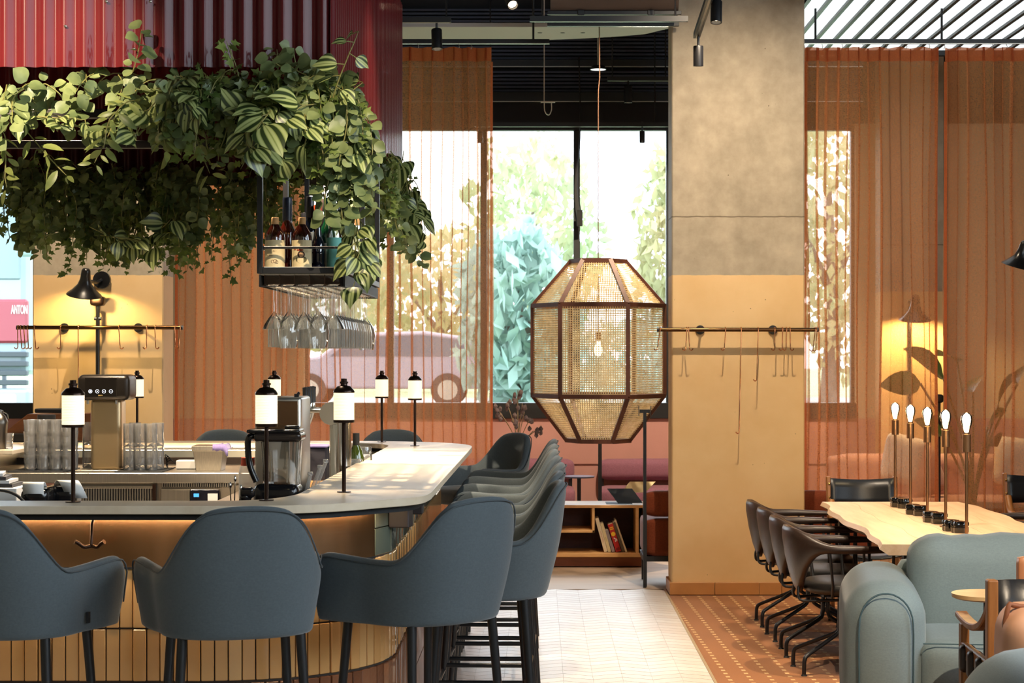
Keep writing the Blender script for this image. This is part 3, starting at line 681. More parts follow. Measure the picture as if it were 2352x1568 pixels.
# ribbed glass rack below
GZ0, GZ1 = -.052, -.004; rk = []
MB().bx(.012, W - .012, .0, .004, GZ0, GZ0 + .004).bx(.012, W - .012, D - .014, D - .01, GZ0, GZ1).bx(.008, .014, 0, D, GZ0, GZ0 + .006).bx(W - .014, W - .008, 0, D, GZ0, GZ0 + .006).build('rack_rim', BLACK, sh)
rb = MB()
for i in range(96):
    y = .006 + i * (D - .012) / 95
    for x in (.008, W - .014): rb.bx(x, x + .006, y - .0035, y + .0035, GZ0, GZ1)
for x in (.012, W - .018): rb.bx(x, x + .004, 0, D, GZ0, GZ1) if False else None
r_ = rb.build('rack_rib', BLACK, sh); r_['kind'] = 'stuff'
NR = 5; xs_r = [.03 + (W - .06) * i / NR for i in range(NR + 1)]
for x in xs_r: MB().bx(x - .006, x + .006, .01, D - .02, GZ0 + .004, GZ0 + .008).bx(x - .0015, x + .0015, .01, D - .02, GZ0 + .004, GZ1).build('hanger_rail', BRONZE, sh)
# hanging glasses (upside down): wide coupes on the camera side, ribbed goblets behind
CG = glass('clear_glassware', (.98, .98, .97, 1), .35, .03, 1.28, .05); RG = glass('ribbed_glassware', (.98, .98, .97, 1), .35, .08, 1.28, .09)
def ribbed(prof, n, amp):
    b = MB(); rws = []
    for r, z in prof: rws.append([((r * (1 + amp * (j % 2 - .5) * (z < -.1))) * cos(2 * pi * j / n), (r * (1 + amp * (j % 2 - .5) * (z < -.1))) * sin(2 * pi * j / n), z) for j in range(n)])
    return b.grid(rws, closed_v=True)
GS = Matrix.Scale(1.22, 4)
coupe = MB().lathe([(.0, .0), (.03, -.001), (.03, -.003), (.006, -.006), (.0036, -.012), (.0034, -.085), (.006, -.093), (.02, -.107), (.036, -.128), (.045, -.143), (.044, -.1435), (.034, -.128), (.018, -.109), (.0, -.1)], 24, cap=False).mesh('coupe_glass', 60)
goblet = ribbed([(.0, .0), (.031, -.001), (.031, -.003), (.006, -.006), (.0038, -.012), (.0036, -.09), (.008, -.097), (.028, -.112), (.036, -.14), (.036, -.2), (.0345, -.2), (.0345, -.142), (.0, -.1)], 36, .09).mesh('ribbed_goblet', 0)
wineg = MB().lathe([(.0, .0), (.033, -.001), (.033, -.003), (.006, -.006), (.0036, -.012), (.0034, -.085), (.012, -.095), (.034, -.12), (.041, -.15), (.036, -.19), (.032, -.205), (.031, -.205), (.035, -.19), (.04, -.15), (.032, -.12), (.0, -.098)], 24, cap=False).mesh('wine_glass', 60)
for i in range(NR):
    xc = shx0 + (xs_r[i] + xs_r[i + 1]) / 2
    for j in range(15):
        y = shy0 + .06 + j * (D - .1) / 14
        if j < 1 and i in (0, 2, 4): me, nm, lb, gr = coupe, 'coupe_glass', ['wide stemmed coupe hanging at the left end of the rack front', None, 'wide stemmed coupe hanging in the middle of the rack front', None, 'wide stemmed coupe hanging at the right corner of the rack front'][i], 'coupes hanging under the bottle shelf'
        elif j < 1 or (j == 14 and i == 4): me, nm, lb, gr = wineg, 'wine_glass', 'round stemmed wine glass hanging at the far end of the rack' if j else ('round stemmed wine glass hanging between the left and middle coupes' if i < 2 else 'round stemmed wine glass hanging between the middle and right coupes'), 'wine glasses hanging under the bottle shelf'
        else: me, nm, lb, gr = goblet, 'ribbed_goblet', 'ribbed stemmed goblet hanging upside down in the rows under the bottle shelf', 'ribbed goblets hanging under the bottle shelf'
        g = put(nm, me, CG if me is not goblet else RG, None, (xc, y, shz + GZ0 + .012), (0, 0, random.uniform(0, 3))); g.scale = (1.05, 1.05, 1.25); tag(g, lb, 'glass', gr)
# bottles
AMB = mat('dark_amber_liquid', '#2c0d07', .06, coat=1, spec=.8); BOTG = mat('bottle_green_glass', '#0d3a22', .06, coat=1); BOTB = mat('bottle_dark_glass', '#0b0f1c', .06, coat=1)
BOTC = glass('clear_bottle_glass', (.9, .93, .92, 1), 1.2, .03); CORK = mat('cork', '#c99a63', .8, var=.15, vs_=60)
def paper(name, c1, c2, sc=18.0):
    t = NT(name); n = t.noise(sc, t.co(which='Generated'), 4, .7); t.base(t.ramp(n, [(.3, hx(c2)), (.42, hx(c1)), (.62, hx(c1)), (.75, hx(c2))])); t.b.inputs['Roughness'].default_value = .7; return t.m
PAPER = paper('cream_label_paper', '#e3cfa0', '#d8bf8c')
def arc_label(r, z0, z1, ang, a0=-90):
    b = MB(); n = 14; rws = []
    for z in (z0, z1): rws.append([(r * cos(R(a0 - ang / 2 + ang * j / n)), r * sin(R(a0 - ang / 2 + ang * j / n)), z) for j in range(n + 1)])
    return b.grid(rws)
BZ = shz + .0125
def bottle(px, Y, r, h, neck_r, body, cap_m, lab_m, label, shoulder=.62, capl=.04, lab=(.12, .5), ang=150, art=None):
    x = ax(px, Y); o = thing('spirit_bottle', label, 'bottle', (x, Y, BZ), 0, 'spirit bottles on the hanging shelf')
    s = shoulder * h
    pr = [(.0, 0), (r * .9, 0), (r, .006), (r, s), (r * .92, s + .02), (r * .6, s + .042), (neck_r * 1.15, s + .058), (neck_r, s + .075), (neck_r, h - capl * .4), (neck_r * 1.15, h - capl * .35), (neck_r * 1.15, h - capl * .1), (0, h - capl * .1)]
    MB().lathe(pr, 24, cap=False).build('bottle_glass', body, o, 50)
    MB().lathe([(0, h - capl * .5), (neck_r * 1.22, h - capl * .5), (neck_r * 1.22, h + capl * .5), (neck_r * 1.1, h + capl * .56), (0, h + capl * .56)], 18, cap=False).build('stopper', cap_m, o, 40)
    if lab_m:
        q = arc_label(r + .0008, lab[0] * h, lab[1] * h, ang).build('paper_label', lab_m, o, 60)
        if art == 'portrait':
            INK = mat('ink_dark', '#4a2f25', .8); RED = mat('ink_red', '#a5482f', .8); SKI = mat('ink_skin', '#c99a6e', .8); GRN = mat('ink_olive', '#5b5638', .8)
            def blob(nm, pts, m, d): MB().add([(a, -(r + d) * 1.0 + (1 - cos(a / r)) * r, c) for a, c in pts], [tuple(range(len(pts)))]).build(nm, m, q)
            def ell(cx, cz, rx, rz, n=18): return [(cx + rx * cos(2 * pi * i / n), cz + rz * sin(2 * pi * i / n)) for i in range(n)]
            blob('print', ell(.001, h * .23, .022, h * .075), GRN, .0012); blob('print', ell(.001, h * .33, .015, h * .07), INK, .0016); blob('print', ell(.002, h * .33, .009, h * .05), SKI, .002); blob('print', ell(-.003, h * .42, .014, h * .02), RED, .002); blob('print', ell(-.024, h * .44, .004, h * .02), RED, .0022)
        if art == 'letters':
            INK = mat('ink_brown', '#7a5236', .8)
            text('ALPAC', .0085, INK, q, (-.016, -(r + .0002), h * .31), (R(90), 0, R(-14)), .0003); text('No. 1', .006, INK, q, (.004, -(r + .0014), h * .4), (R(90), 0, 0), .0003)
            for kx, kz, rr in ((.006, .2, .007), (.012, .18, .006), (-.004, .19, .006)): MB().tube([(kx + rr * cos(a * .6), -(r + .0012), kz * h + rr * sin(a * .6)) for a in range(11)], .0008, 5).build('print', INK, q)
    return o
bottle(632, 7.5, .040, .20, .012, AMB, CORK, PAPER, 'amber spirit bottle with cork and cream label, leftmost on the hanging shelf', .66, .03, (.08, .62), 150, 'letters')
bottle(694, 7.5, .040, .20, .012, AMB, CORK, PAPER, 'amber spirit bottle with a portrait on its cream label, second from the left', .66, .03, (.08, .62), 150, 'portrait')
bottle(660, 7.66, .036, .26, .016, mat('red_brown_glass', '#3d0f08', .06, coat=1), mat('navy_capsule', '#10182c', .35), None, 'tall red brown bottle with a dark blue neck behind the two labelled bottles', .6, .09)
bottle(712, 7.62, .034, .265, .014, BOTB, mat('black_capsule', '#15151a', .35), paper('pale_label', '#e9dcc0', '#d8c8a4'), 'tall dark bottle with a pale label behind the portrait bottle', .6, .08, (.1, .62))
bottle(730, 7.6, .030, .235, .014, BOTB, mat('orange_capsule', '#c2512b', .4), None, 'dark bottle with an orange neck on the hanging shelf', .42, .07)
bottle(745, 7.82, .036, .29, .013, BOTC, mat('grey_brown_cap', '#5f4f4a', .4), paper('white_label', '#eceadf', '#dcd8c8'), 'tall clear bottle with a brown cap on the hanging shelf', .6, .05, (.1, .55))
bottle(752, 7.66, .033, .27, .012, BOTG, mat('green_capsule', '#12402a', .3), paper('ivory_label', '#eee6cf', '#ddd2b6'), 'green bottle with green neck and ivory label on the hanging shelf', .58, .07, (.08, .45))
bottle(768, 7.60, .030, .235, .012, BOTC, mat('white_cap', '#d9d4cc', .5), paper('turquoise_label', '#6fb5a8', '#5aa093'), 'clear bottle with a white cap and turquoise label at the right corner post', .6, .06, (.08, .6))
bottle(776, 7.95, .034, .26, .012, BOTC, mat('black_capsule', '#15151a', .35), paper('white_label2', '#e8ecec', '#cfd8da'), 'clear bottle with black cap and white label deeper on the hanging shelf', .6, .06, (.08, .55))
bottle(822, 8.35, .036, .27, .013, BOTC, CORK, paper('grey_label', '#d5d8d2', '#bfc4bd'), 'clear bottle with cork behind the drooping striped leaves', .6, .05, (.1, .5))
bottle(700, 8.05, .036, .25, .013, AMB, mat('black_capsule', '#15151a', .35), PAPER, 'amber bottle standing in the middle of the hanging shelf', .6, .05, (.1, .5))
bottle(745, 8.4, .036, .26, .013, BOTG, mat('black_capsule', '#15151a', .35), PAPER, 'green bottle near the far end of the hanging shelf', .6, .05, (.1, .5))
# ---------------------------------------------------------------- hanging plants
def uvmesh(b, uvs, name):
    me = b.mesh(name, 180); u = me.uv_layers.new(name='UVMap')
    for lp in me.loops: u.data[lp.index].uv = uvs[lp.vertex_index]
    return me
def leaf_geo(outline, fold, curl, rows=None):
    """outline: half width at stations 0..1 along the blade; V fold and downward curl"""
    V, U, Fc = [], [], []; n = len(outline)
    for i, w in enumerate(outline):
        t = i / (n - 1); y = t
        for k, s in enumerate((-1, -.5, 0, .5, 1)):
            V.append((s * w, y, abs(s) * w * fold - curl * t * t + .0)); U.append((.5 + s * w, t))
    for i in range(n - 1):
        for k in range(4): a = i * 5 + k; Fc.append((a, a + 1, a + 6, a + 5))
    b = MB(); b.add(V, Fc); return b, U
euc_b, euc_u = leaf_geo([.0, .36, .47, .49, .42, .25, .0], .18, .12)
pep_b, pep_u = leaf_geo([.02, .3, .43, .46, .42, .33, .2, .08, .0], .12, .38)
lon_b, lon_u = leaf_geo([.02, .13, .17, .16, .11, .0], .15, .25)
def ivy_geo():
    P = [(0, 0), (.18, -.06), (.42, .1), (.26, .3), (.5, .52), (.2, .58), (0, 1.0)]
    pts = P + [(-x, y) for x, y in P[-2:0:-1]]; V = [(0, .35, .03)] + [(x, y, .12 * abs(x) - .2 * (y - .4) ** 2) for x, y in pts]; n = len(pts)
    b = MB(); b.add(V, [(0, 1 + i, 1 + (i + 1) % n) for i in range(n)]); return b, [(x + .5, y) for x, y, z in V]
ivy_b, ivy_u = ivy_geo()
def leaf_me(b, u, s, name):
    c = MB(); c.add([(x * s, y * s, z * s) for x, y, z in b.v], b.f); return uvmesh(c, u, name)
EUC = leafmat('eucalyptus_leaf', '#56663f', '#8a9660', .3, 9, .45); IVY = leafmat('ivy_leaf', '#4a5f2e', '#7c8a44', .3, 9, .35); LON = leafmat('willow_leaf', '#64743f', '#979f58', .35, 9, .4)
def pepmat():
    t = NT('striped_peperomia_leaf'); uv = t.n('ShaderNodeSeparateXYZ'); t.l(t.co(which='UV'), uv.inputs[0])
    a = t.math('ABSOLUTE', t.math('SUBTRACT', uv.outputs[0], .5)); prof = t.math('SQRT', t.math('MULTIPLY', t.math('MULTIPLY', uv.outputs[1], t.math('SUBTRACT', 1.04, uv.outputs[1])), 1.0)); prof.node.use_clamp = True
    s = t.math('SINE', t.math('MULTIPLY', t.math('DIVIDE', a, t.math('ADD', prof, .05)), 15.0))
    c = t.ramp(t.math('ADD', t.math('MULTIPLY', s, .5), .5), [(.35, hx('#2c3a1c')), (.6, hx('#7f8d4c')), (.9, hx('#a3ad72'))]); t.base(c); t.b.inputs['Roughness'].default_value = .35
    tr = t.n('ShaderNodeBsdfTranslucent'); t.l(c, tr.inputs[0]); mx = t.n('ShaderNodeMixShader'); mx.inputs[0].default_value = .22; t.l(t.b.outputs[0], mx.inputs[1]); t.l(tr.outputs[0], mx.inputs[2]); t.l(mx.outputs[0], t.o.inputs[0]); return t.m
PEP = pepmat(); STEMM = mat('plant_stem', '#6d6a35', .6); BERRY = mat('white_berry', '#cbbf9c', .4)
KIND = {'euc': (euc_b, euc_u, EUC, 'eucalyptus_plant', 'eucalyptus', .046, 2, .026), 'ivy': (ivy_b, ivy_u, IVY, 'ivy_plant', 'ivy', .04, 1, .024), 'pep': (pep_b, pep_u, PEP, 'peperomia_plant', 'striped peperomia', .085, 1, .05), 'lon': (lon_b, lon_u, LON, 'willow_leaved_plant', 'slim leaved vine', .07, 2, .04)}
MES = {k: [leaf_me(v[0], v[1], s, k + '_leaf') for s in (.78, 1.0, 1.22)] for k, v in KIND.items()}
prnd = random.Random(5)
def vine_path(p, d, L_, droop, wob, step):
    p = Vector(p); d = Vector(d).normalized(); out = [p.copy()]
    for i in range(max(3, int(L_ / step))):
        d = (d + Vector((prnd.uniform(-wob, wob), prnd.uniform(-wob, wob) * .7, -droop + prnd.uniform(-wob, wob) * .5))).normalized(); p = p + d * step; out.append(p.copy())
    return out
def plant(kind, label, vines, scale=1.0, parts=250, group='plants trailing from the hood'):
    b0, u0, m, nm, _, base, per, step = KIND[kind]
    root = Vector(vines[0][0]); o = thing(nm, label, 'plant', root, 0, group); st = MB(); rest = MB(); ruv = []; cnt = 0; L_all = []
    for (p0, d0, ln, droop, wob) in vines:
        P = vine_path(p0, d0, ln, droop, wob, step * scale ** .5); st.tube([q - root for q in P], [.0026] * (len(P) - 1) + [.001], 5, cap=False)
        for i in range(1, len(P)):
            t = (P[i] - P[i - 1]).normalized()
            for s in range(per):
                side = Vector((prnd.uniform(-1, 1), prnd.uniform(-1.1, .5), prnd.uniform(-.5, .7))); side = (side - t * side.dot(t) * .7); side.normalize()
                if per == 2 and s == 1: side = (-prev + Vector((0, -.2, 0))).normalized()
                prev = side
                tip = (side * .85 + t * .25 + Vector((0, 0, -.55 if kind == 'pep' else -.25))).normalized()
                nrm = Vector((prnd.uniform(-.6, .6), -.8 + prnd.uniform(-.5, .5), .55 + prnd.uniform(-.5, .5))); nrm = (nrm - tip * nrm.dot(tip)).normalized()
                xa = tip.cross(nrm); M_ = Matrix((xa, tip, nrm)).transposed(); L_all.append((P[i] + tip * (.012 if kind != 'pep' else .03), M_, prnd.choice((0, 1, 1, 2)), prnd.uniform(.8, 1.15) * scale))
                if kind == 'pep': st.tube([P[i] - root, P[i] + tip * .03 - root], .0022, 5, cap=False)
    L_all.sort(key=lambda q: q[0].y)
    for i, (p, M_, v, sc) in enumerate(L_all):
        if i < parts:
            q = put('leaf', MES[kind][v], m, o); q.matrix_local = Matrix.Translation(p - root) @ M_.to_4x4() @ Matrix.Scale(base * sc, 4)
        else:
            f = base * sc * (.78, 1.0, 1.22)[v]; rest.add([M_ @ (Vector(a) * f) + p - root for a in b0.v], b0.f); ruv += u0
    if rest.v: q = put('foliage', uvmesh(rest, ruv, 'foliage'), m, o); q['kind'] = 'stuff'
    st.build('stem', STEMM, o, 60); return o
FZ = 2.71
def row(px0, px1, n, Y, py, lens, droop=.35, wob=.28, up=.25):
    out = []
    for i in range(n):
        px = prnd.uniform(px0, px1); p = at(px, py + prnd.uniform(-8, 8), Y + prnd.uniform(-.06, .1)); out.append(((p.x, p.y, p.z), (prnd.uniform(-.6, .6), prnd.uniform(-.7, .1), prnd.uniform(-.2, up)), prnd.uniform(*lens), droop, wob))
    return out
def trail(pts, kind_wob=.12): pass
# front edge
plant('euc', 'pale eucalyptus sprays spilling over the left front edge of the hood', row(-10, 150, 4, 7.2, 190, (.15, .28)) + row(150, 330, 5, 7.2, 175, (.14, .26)) + [(at(5, 250, 7.15), (1, -.1, .1), .36, .06, .2)], 1.25, 120)
plant('pep', 'striped peperomia trailing along the left front edge of the hood', [(at(15, 265, 7.1), (1, -.05, -.1), .34, .02, .25), (at(110, 285, 7.1), (1, -.1, .05), .22, .05, .3)], 1.05)
plant('lon', 'slim leaved vine with white berries dangling at the far left of the hood', [(at(-5, 270, 7.15), (.2, -.1, -1), .3, .3, .25), (at(60, 300, 7.15), (.6, -.1, -.4), .24, .2, .25)])
plant('euc', 'upright eucalyptus sprig in front of the red corrugated sheet', [(at(305, 165, 7.1), (.45, -.25, 1), .19, -.1, .05)], 1.1)
plant('lon', 'slim leaved vine hanging in front of the dark hood opening', row(270, 420, 5, 7.15, 230, (.2, .34), .35, .3))
plant('pep', 'striped peperomia in the middle of the front hood edge', row(330, 480, 6, 7.1, 200, (.12, .3), .3, .35), 1.1)
plant('euc', 'dense eucalyptus along the middle of the front hood edge', row(350, 620, 34, 7.22, 190, (.14, .34), .35, .3), 1.0, 260)
plant('ivy', 'ivy with star shaped leaves along the middle of the front hood edge', row(420, 660, 26, 7.18, 185, (.16, .36), .35, .3), 1.0, 260)
plant('ivy', 'short ivy shoot standing up against the dark corrugated sheet', [(at(548, 175, 7.12), (-.15, -.2, 1), .15, -.05, .12), (at(540, 170, 7.12), (-.3, -.2, 1), .13, -.05, .12)], 1.15)
plant('euc', 'dense eucalyptus over the right half of the front hood edge', row(590, 790, 40, 7.2, 190, (.16, .42), .32, .3) + row(640, 730, 5, 7.15, 170, (.1, .16), -.1, .15, 1.4), 1.05, 280)
plant('ivy', 'thick ivy over the right half of the front hood edge', row(600, 790, 36, 7.16, 190, (.18, .44), .35, .3), 1.05, 260)
plant('pep', 'large striped peperomia above the hanging bottle shelf', row(570, 730, 8, 7.08, 240, (.1, .36), .35, .35), 1.3)
plant('pep', 'sunlit peperomia shoot reaching up past the hood corner', [(at(765, 225, 7.05), (.25, -.2, 1), .30, -.08, .12), (at(770, 240, 7.05), (.7, -.2, .6), .13, -.05, .2)], .8)
plant('pep', 'striped peperomia drooping down the right corner of the bottle shelf', [(at(805, 255, 7.2), (.3, -.15, -.6), .2, .3, .2), (at(810, 440, 7.3), (.2, -.2, -.9), .26, .35, .2), (at(800, 500, 7.32), (.35, -.2, -.9), .26, .35, .25), (at(830, 520, 7.6), (.3, -.1, -.9), .2, .35, .25), (at(820, 480, 7.35), (.3, -.2, -.9), .22, .35, .25)], 1.05)
plant('euc', 'bright eucalyptus hanging down the right corner of the bottle shelf', row(785, 835, 7, 7.25, 330, (.2, .42), .45, .15, .0), 1.15)
plant('ivy', 'small ivy strands between the hood corner and the shelf post', row(745, 815, 9, 7.2, 250, (.16, .36), .4, .2))
# right side, behind the shelf
def row3(n, x0, x1, y0, y1, z0, z1, lens, droop=.4, wob=.3): return [((prnd.uniform(x0, x1), prnd.uniform(y0, y1), prnd.uniform(z0, z1)), (prnd.uniform(-.3, .8), prnd.uniform(-.6, .3), prnd.uniform(-.4, .2)), prnd.uniform(*lens), droop, wob) for _ in range(n)]
plant('ivy', 'dark ivy hanging off the far right side of the hood', row3(22, HX - .08, HX + .02, 9.3, 10.7, 2.56, 2.66, (.16, .42)), 1.2, 120)
plant('pep', 'striped peperomia peeking out at the far right corner of the hood', row3(7, HX - .04, HX + .05, 9.6, 10.7, 2.5, 2.8, (.1, .38)), 1.15)
plant('euc', 'eucalyptus strand reaching out from the far right side of the hood', row3(12, HX - .08, HX + .02, 9.6, 10.8, 2.5, 2.64, (.2, .45)) + [((HX + .0, 10.2, 2.3), (.8, -.2, -.5), .28, .1, .1)], 1.2, 100)
# far edge of the hood
RZ = 2.6
plant('euc', 'eucalyptus curtain hanging from the far hood edge beside the window', row3(34, -3.0, -2.5, 10.5, 10.75, RZ, RZ + .1, (.2, .52)), 1.15, 110)
plant('ivy', 'ivy tangle hanging from the far hood edge above the wall lamp', row3(60, -3.0, -2.05, 10.45, 10.75, RZ - .05, RZ + .12, (.2, .55)), 1.15, 110)
plant('euc', 'eucalyptus curtain hanging from the far hood edge in front of the column', row3(46, -2.55, -1.95, 10.45, 10.75, RZ, RZ + .1, (.2, .52)), 1.15, 110)
plant('pep', 'striped peperomia garland sagging in front of the concrete column', [(at(205, 520, 10.4), (1, -.1, -.5), .5, -.06, .18), (at(230, 540, 10.35), (1, -.1, -.1), .34, -.03, .25), (at(350, 540, 10.4), (.7, -.1, .5), .14, .0, .3)], 1.15)
plant('ivy', 'backlit ivy hanging in front of the orange curtain', row3(22, -2.05, -1.55, 10.45, 10.75, RZ - .1, RZ + .0, (.25, .5)), 1.15, 110)
plant('euc', 'backlit eucalyptus strands hanging in front of the orange curtain', row3(20, -2.0, -1.5, 10.45, 10.75, RZ - .05, RZ + .05, (.15, .42)), 1.15, 110)
plant('ivy', 'dark ivy along the far hood edge seen between the bottle shelf posts', row3(40, -1.6, -.8, 10.4, 10.75, RZ - .05, RZ + .1, (.16, .4)), 1.2, 110)
for i, (px, py, Y) in enumerate(((327, 284, 7.08), (322, 380, 7.1), (700, 478, 7.3), (718, 478, 7.3), (5, 345, 7.08), (12, 345, 7.08), (330, 430, 7.1), (566, 397, 7.1), (610, 397, 7.1))):
    pass
# ---------------------------------------------------------------- curtains and rail
def curtain_mat(name, c_t, c_d, alpha):
    t = NT(name); t.t.nodes.remove(t.b)
    wv = t.noise(1.0, t.co((500, 500, 40)), 2); wh = t.noise(1.0, t.co((60, 60, 420)), 2); sl = t.noise(1.0, t.co((3, 3, .4)), 3)
    weave = t.math('ADD', t.math('ADD', t.math('MULTIPLY', wv, .4), t.math('MULTIPLY', wh, .4)), t.math('MULTIPLY', sl, .2))
    tr = t.n('ShaderNodeBsdfTransparent'); tr.inputs[0].default_value = c_t
    df = t.n('ShaderNodeBsdfDiffuse'); tl = t.n('ShaderNodeBsdfTranslucent')
    c = t.ramp(weave, [(.35, dk(c_d, .8)), (.65, dk(c_d, 1.15))]); t.l(c, df.inputs[0]); t.l(c, tl.inputs[0])
    a = t.n('ShaderNodeMixShader'); a.inputs[0].default_value = .5; t.l(df.outputs[0], a.inputs[1]); t.l(tl.outputs[0], a.inputs[2])
    f = t.math('MULTIPLY_ADD', weave, .16); f.node.inputs[2].default_value = alpha - .08
    m = t.n('ShaderNodeMixShader'); t.l(f, m.inputs[0]); t.l(tr.outputs[0], m.inputs[1]); t.l(a.outputs[0], m.inputs[2]); t.l(m.outputs[0], t.o.inputs[0]); return t.m
CUR = curtain_mat('sheer_orange_linen', (1.0, .87, .78, 1), hx('#dc9a68'), .46)
HEM = curtain_mat('sheer_linen_heading', (.95, .6, .45, 1), hx('#c46a40'), .8)
CY, CZT = 13.16, 3.775
def curtain(label, x0, x1, seed, zb=.02, n_f=None, amp=.05):
    rnd = random.Random(seed); n_f = n_f or int((x1 - x0) / .125); o = thing('sheer_curtain', label, 'curtain', ((x0 + x1) / 2, CY, 0), 0, 'sheer orange curtains'); cx = (x0 + x1) / 2
    N = n_f * 10; ph = [0]; wd = [rnd.uniform(.5, 1.5) for _ in range(n_f)]; tot = sum(wd)
    xs = []; ys = []
    acc = 0; k = 0
    for f in range(n_f):
        am = amp * rnd.uniform(.55, 1.15); dbl = .125 * wd[f] * (x1 - x0) / tot * rnd.uniform(.7, 1.7)
        for j in range(10):
            q = j / 10; xx = x0 + (x1 - x0) * (acc + wd[f] * q) / tot; s = sin(2 * pi * q); xs.append(xx + dbl * sin(4 * pi * q)); ys.append(am * math.copysign(abs(s) ** .8, s))
        acc += wd[f]
    xs.append(x1); ys.append(0)
    zs = [zb, .6, 1.3, 2.0, 2.7, 3.3, CZT - .095]
    rows = []
    for i, z in enumerate(zs):
        k = lerp(1.0, .7, i / (len(zs) - 1)); rows.append([(x - cx + .01 * sin(z * 2 + x * 9), y * k + .008 * sin(x * 23 + z * 3), z) for x, y in zip(xs, ys)])
    MB().grid(rows).build('cloth', CUR, o, 180)
    top = rows[-1]; MB().grid([top, [(a, b * .8, CZT + .004 * sin(a * 40)) for a, b, z in top]]).build('heading_tape', HEM, o, 180)
    # folded side hems
    for x in (x0, x1):
        s = 1 if x == x0 else -1
        MB().grid([[(x - cx, -.004, z), (x - cx + s * .02, -.005, z)] for z in (zb, 1.3, 2.6, CZT - .1)]).build('side_hem', HEM, o)
    for f in range(n_f):
        q = xs[f * 10]; MB().tube([(q - cx, 0, CZT - .01), (q - cx + .008, 0, CZT + .006), (q - cx, 0, CZT + .026)], .002, 5).build('runner', STEEL, o)
    return o
curtain('long sheer orange curtain hanging behind the bar, left of the open window', ax(402, CY), ax(1132, CY), 3)
curtain('sheer orange curtain right beside the yellow column', ax(1846, CY), ax(2153, CY), 5)
curtain('sheer orange curtain at the right edge of the picture', ax(2168, CY), ax(2440, CY), 8)
def rail(label, x0, x1, rods):
    o = thing('curtain_rail', label, 'curtain rail', ((x0 + x1) / 2, CY, CZT + .03)); cx = (x0 + x1) / 2
    MB().bx(x0 - cx, x1 - cx, -.014, .014, 0, .028).build('rail_profile', BLACK, o, bev=.002)
    MB().bx(x0 - cx, x1 - cx, -.010, .010, -.005, 0).build('rail_slot', STEEL, o)
    for x in rods: MB().tube([(x - cx, 0, .028), (x - cx, 0, ZC - CZT - .03)], .008, 8).build('hanger_rod', BLACK, o, 40)
rail('black curtain rail above the long curtain behind the bar', -2.6, ax(1262, CY), (-1.2, ax(1225, CY)))
rail('black curtain rail right of the concrete column', 1.80, 4.0, (ax(1873, CY), ax(2163, CY)))
# ---------------------------------------------------------------- overhead things
# slatted white raft on the right; board glow stands in for window light
rf = thing('slatted_raft', 'white ceiling raft crossed by black slats above the right curtains', 'ceiling raft', (3.2, 13.4, 4.03))
RAFT = mat('white_board_glow', '#e8f2f4', .6, emit=1.1, ecol=(.86, .95, 1, 1))
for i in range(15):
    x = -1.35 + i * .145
    MB().bx(x + .014, x + .131, -1.6, 1.55, .02, .03).build('raft_board', RAFT, rf)
    MB().bx(x - .014, x + .014, -1.6, 1.6, .0, .04).build('slat', BLACK, rf)
MB().bx(-1.45, .9, -1.64, -1.6, -.02, .06).bx(-1.45, .9, 1.55, 1.62, -.02, .06).build('raft_edge', BLACK, rf)
# acoustic sail with curved edge
pts = [(-2.4, 13.95), (1.0, 13.95), (.98, 14.02)] + [(1.0 - 2.2 * (i / 12) ** 1.0, 14.02 + .62 * math.sqrt(1 - (1 - i / 12) ** 2)) for i in range(1, 13)] + [(-2.4, 14.64)]
sa = thing('acoustic_sail', 'pale grey acoustic panel with a curved edge under the black ceiling', 'ceiling panel', (0, 0, 4.06))
MB().prism(pts, 0, .03).build('panel_board', mat('pale_grey_felt', '#b9bdc0', .85), sa)
for px in (1240, 1292, 1338): MB().lathe([(.0, -.002), (.018, -.002), (.018, .0)], 12, (ax(px, 14.3), 14.2, 0)).build('screw_cap', BLACKM, sa)
# air duct with strut bars
du = thing('air_duct', 'brown grey round air duct with black clamps at the top of the picture', 'duct', (ax(1410, 12.4), 12.4, 4.02))
MB().lathe([(.17, -.42), (.17, .42)], 32, (0, 0, .0), Matrix.Rotation(R(90), 4, 'Y')).build('duct_pipe', mat('brown_grey_sheet', '#4a403c', .5, .3), du, 40)
for z, y in ((-.01, -.19), (-.15, -.1), (-.19, .1)): MB().bx(-.44, .44, y, y + .025, z - .02, z + .005).build('strut', BLACK, du, bev=.002)
for x in (-.22, .24):
    for z, y in ((-.012, -.2), (-.152, -.11)): MB().bx(x - .022, x + .022, y, y + .03, z - .025, z + .01).build('clamp', BLACK, du, bev=.003)
MB().tube([(.445, -.1, -.02), (.445, -.1, .6)], .01, 8).tube([(-.445, -.1, -.02), (-.445, -.1, .6)], .01, 8).build('hanger_rod', BLACK, du, 40)
def track(label, P0, P1, rods=True):
    P0, P1 = Vector(P0), Vector(P1); o = thing('light_track', label, 'light track', P0); d = P1 - P0
    m = d.to_track_quat('X', 'Z').to_matrix().to_4x4(); L_ = d.length
    MB().bx(0, L_, -.02, .02, 0, .035).xf(m).build('track_profile', BLACK, o); MB().bx(.01, L_ - .01, -.006, .006, -.002, .0005).xf(m).build('contact_strip', STEEL, o)
    if rods:
        for q in (.08, .92): p = d * q; MB().tube([p + Vector((0, 0, .03)), (p.x, p.y, ZC - P0.z)], .006, 6).build('hanger_rod', BLACK, o, 40)
track('long black light track crossing the picture top before the duct', at(1217, 50, 11.9), at(1580, 50, 11.9))
track('black light track slanting in front of the concrete column', at(1600, 88, 11.6), at(1640, -30, 10.2), False)
track('short black light track beside the hood', at(905, 52, 12.6), at(1036, 52, 12.6))
track('black light track in front of the upper window wall', at(1395, 186, 15.55), at(1540, 186, 15.55))
track('black light track above the window opening', at(1090, 291, 15.88), at(1540, 291, 15.88))
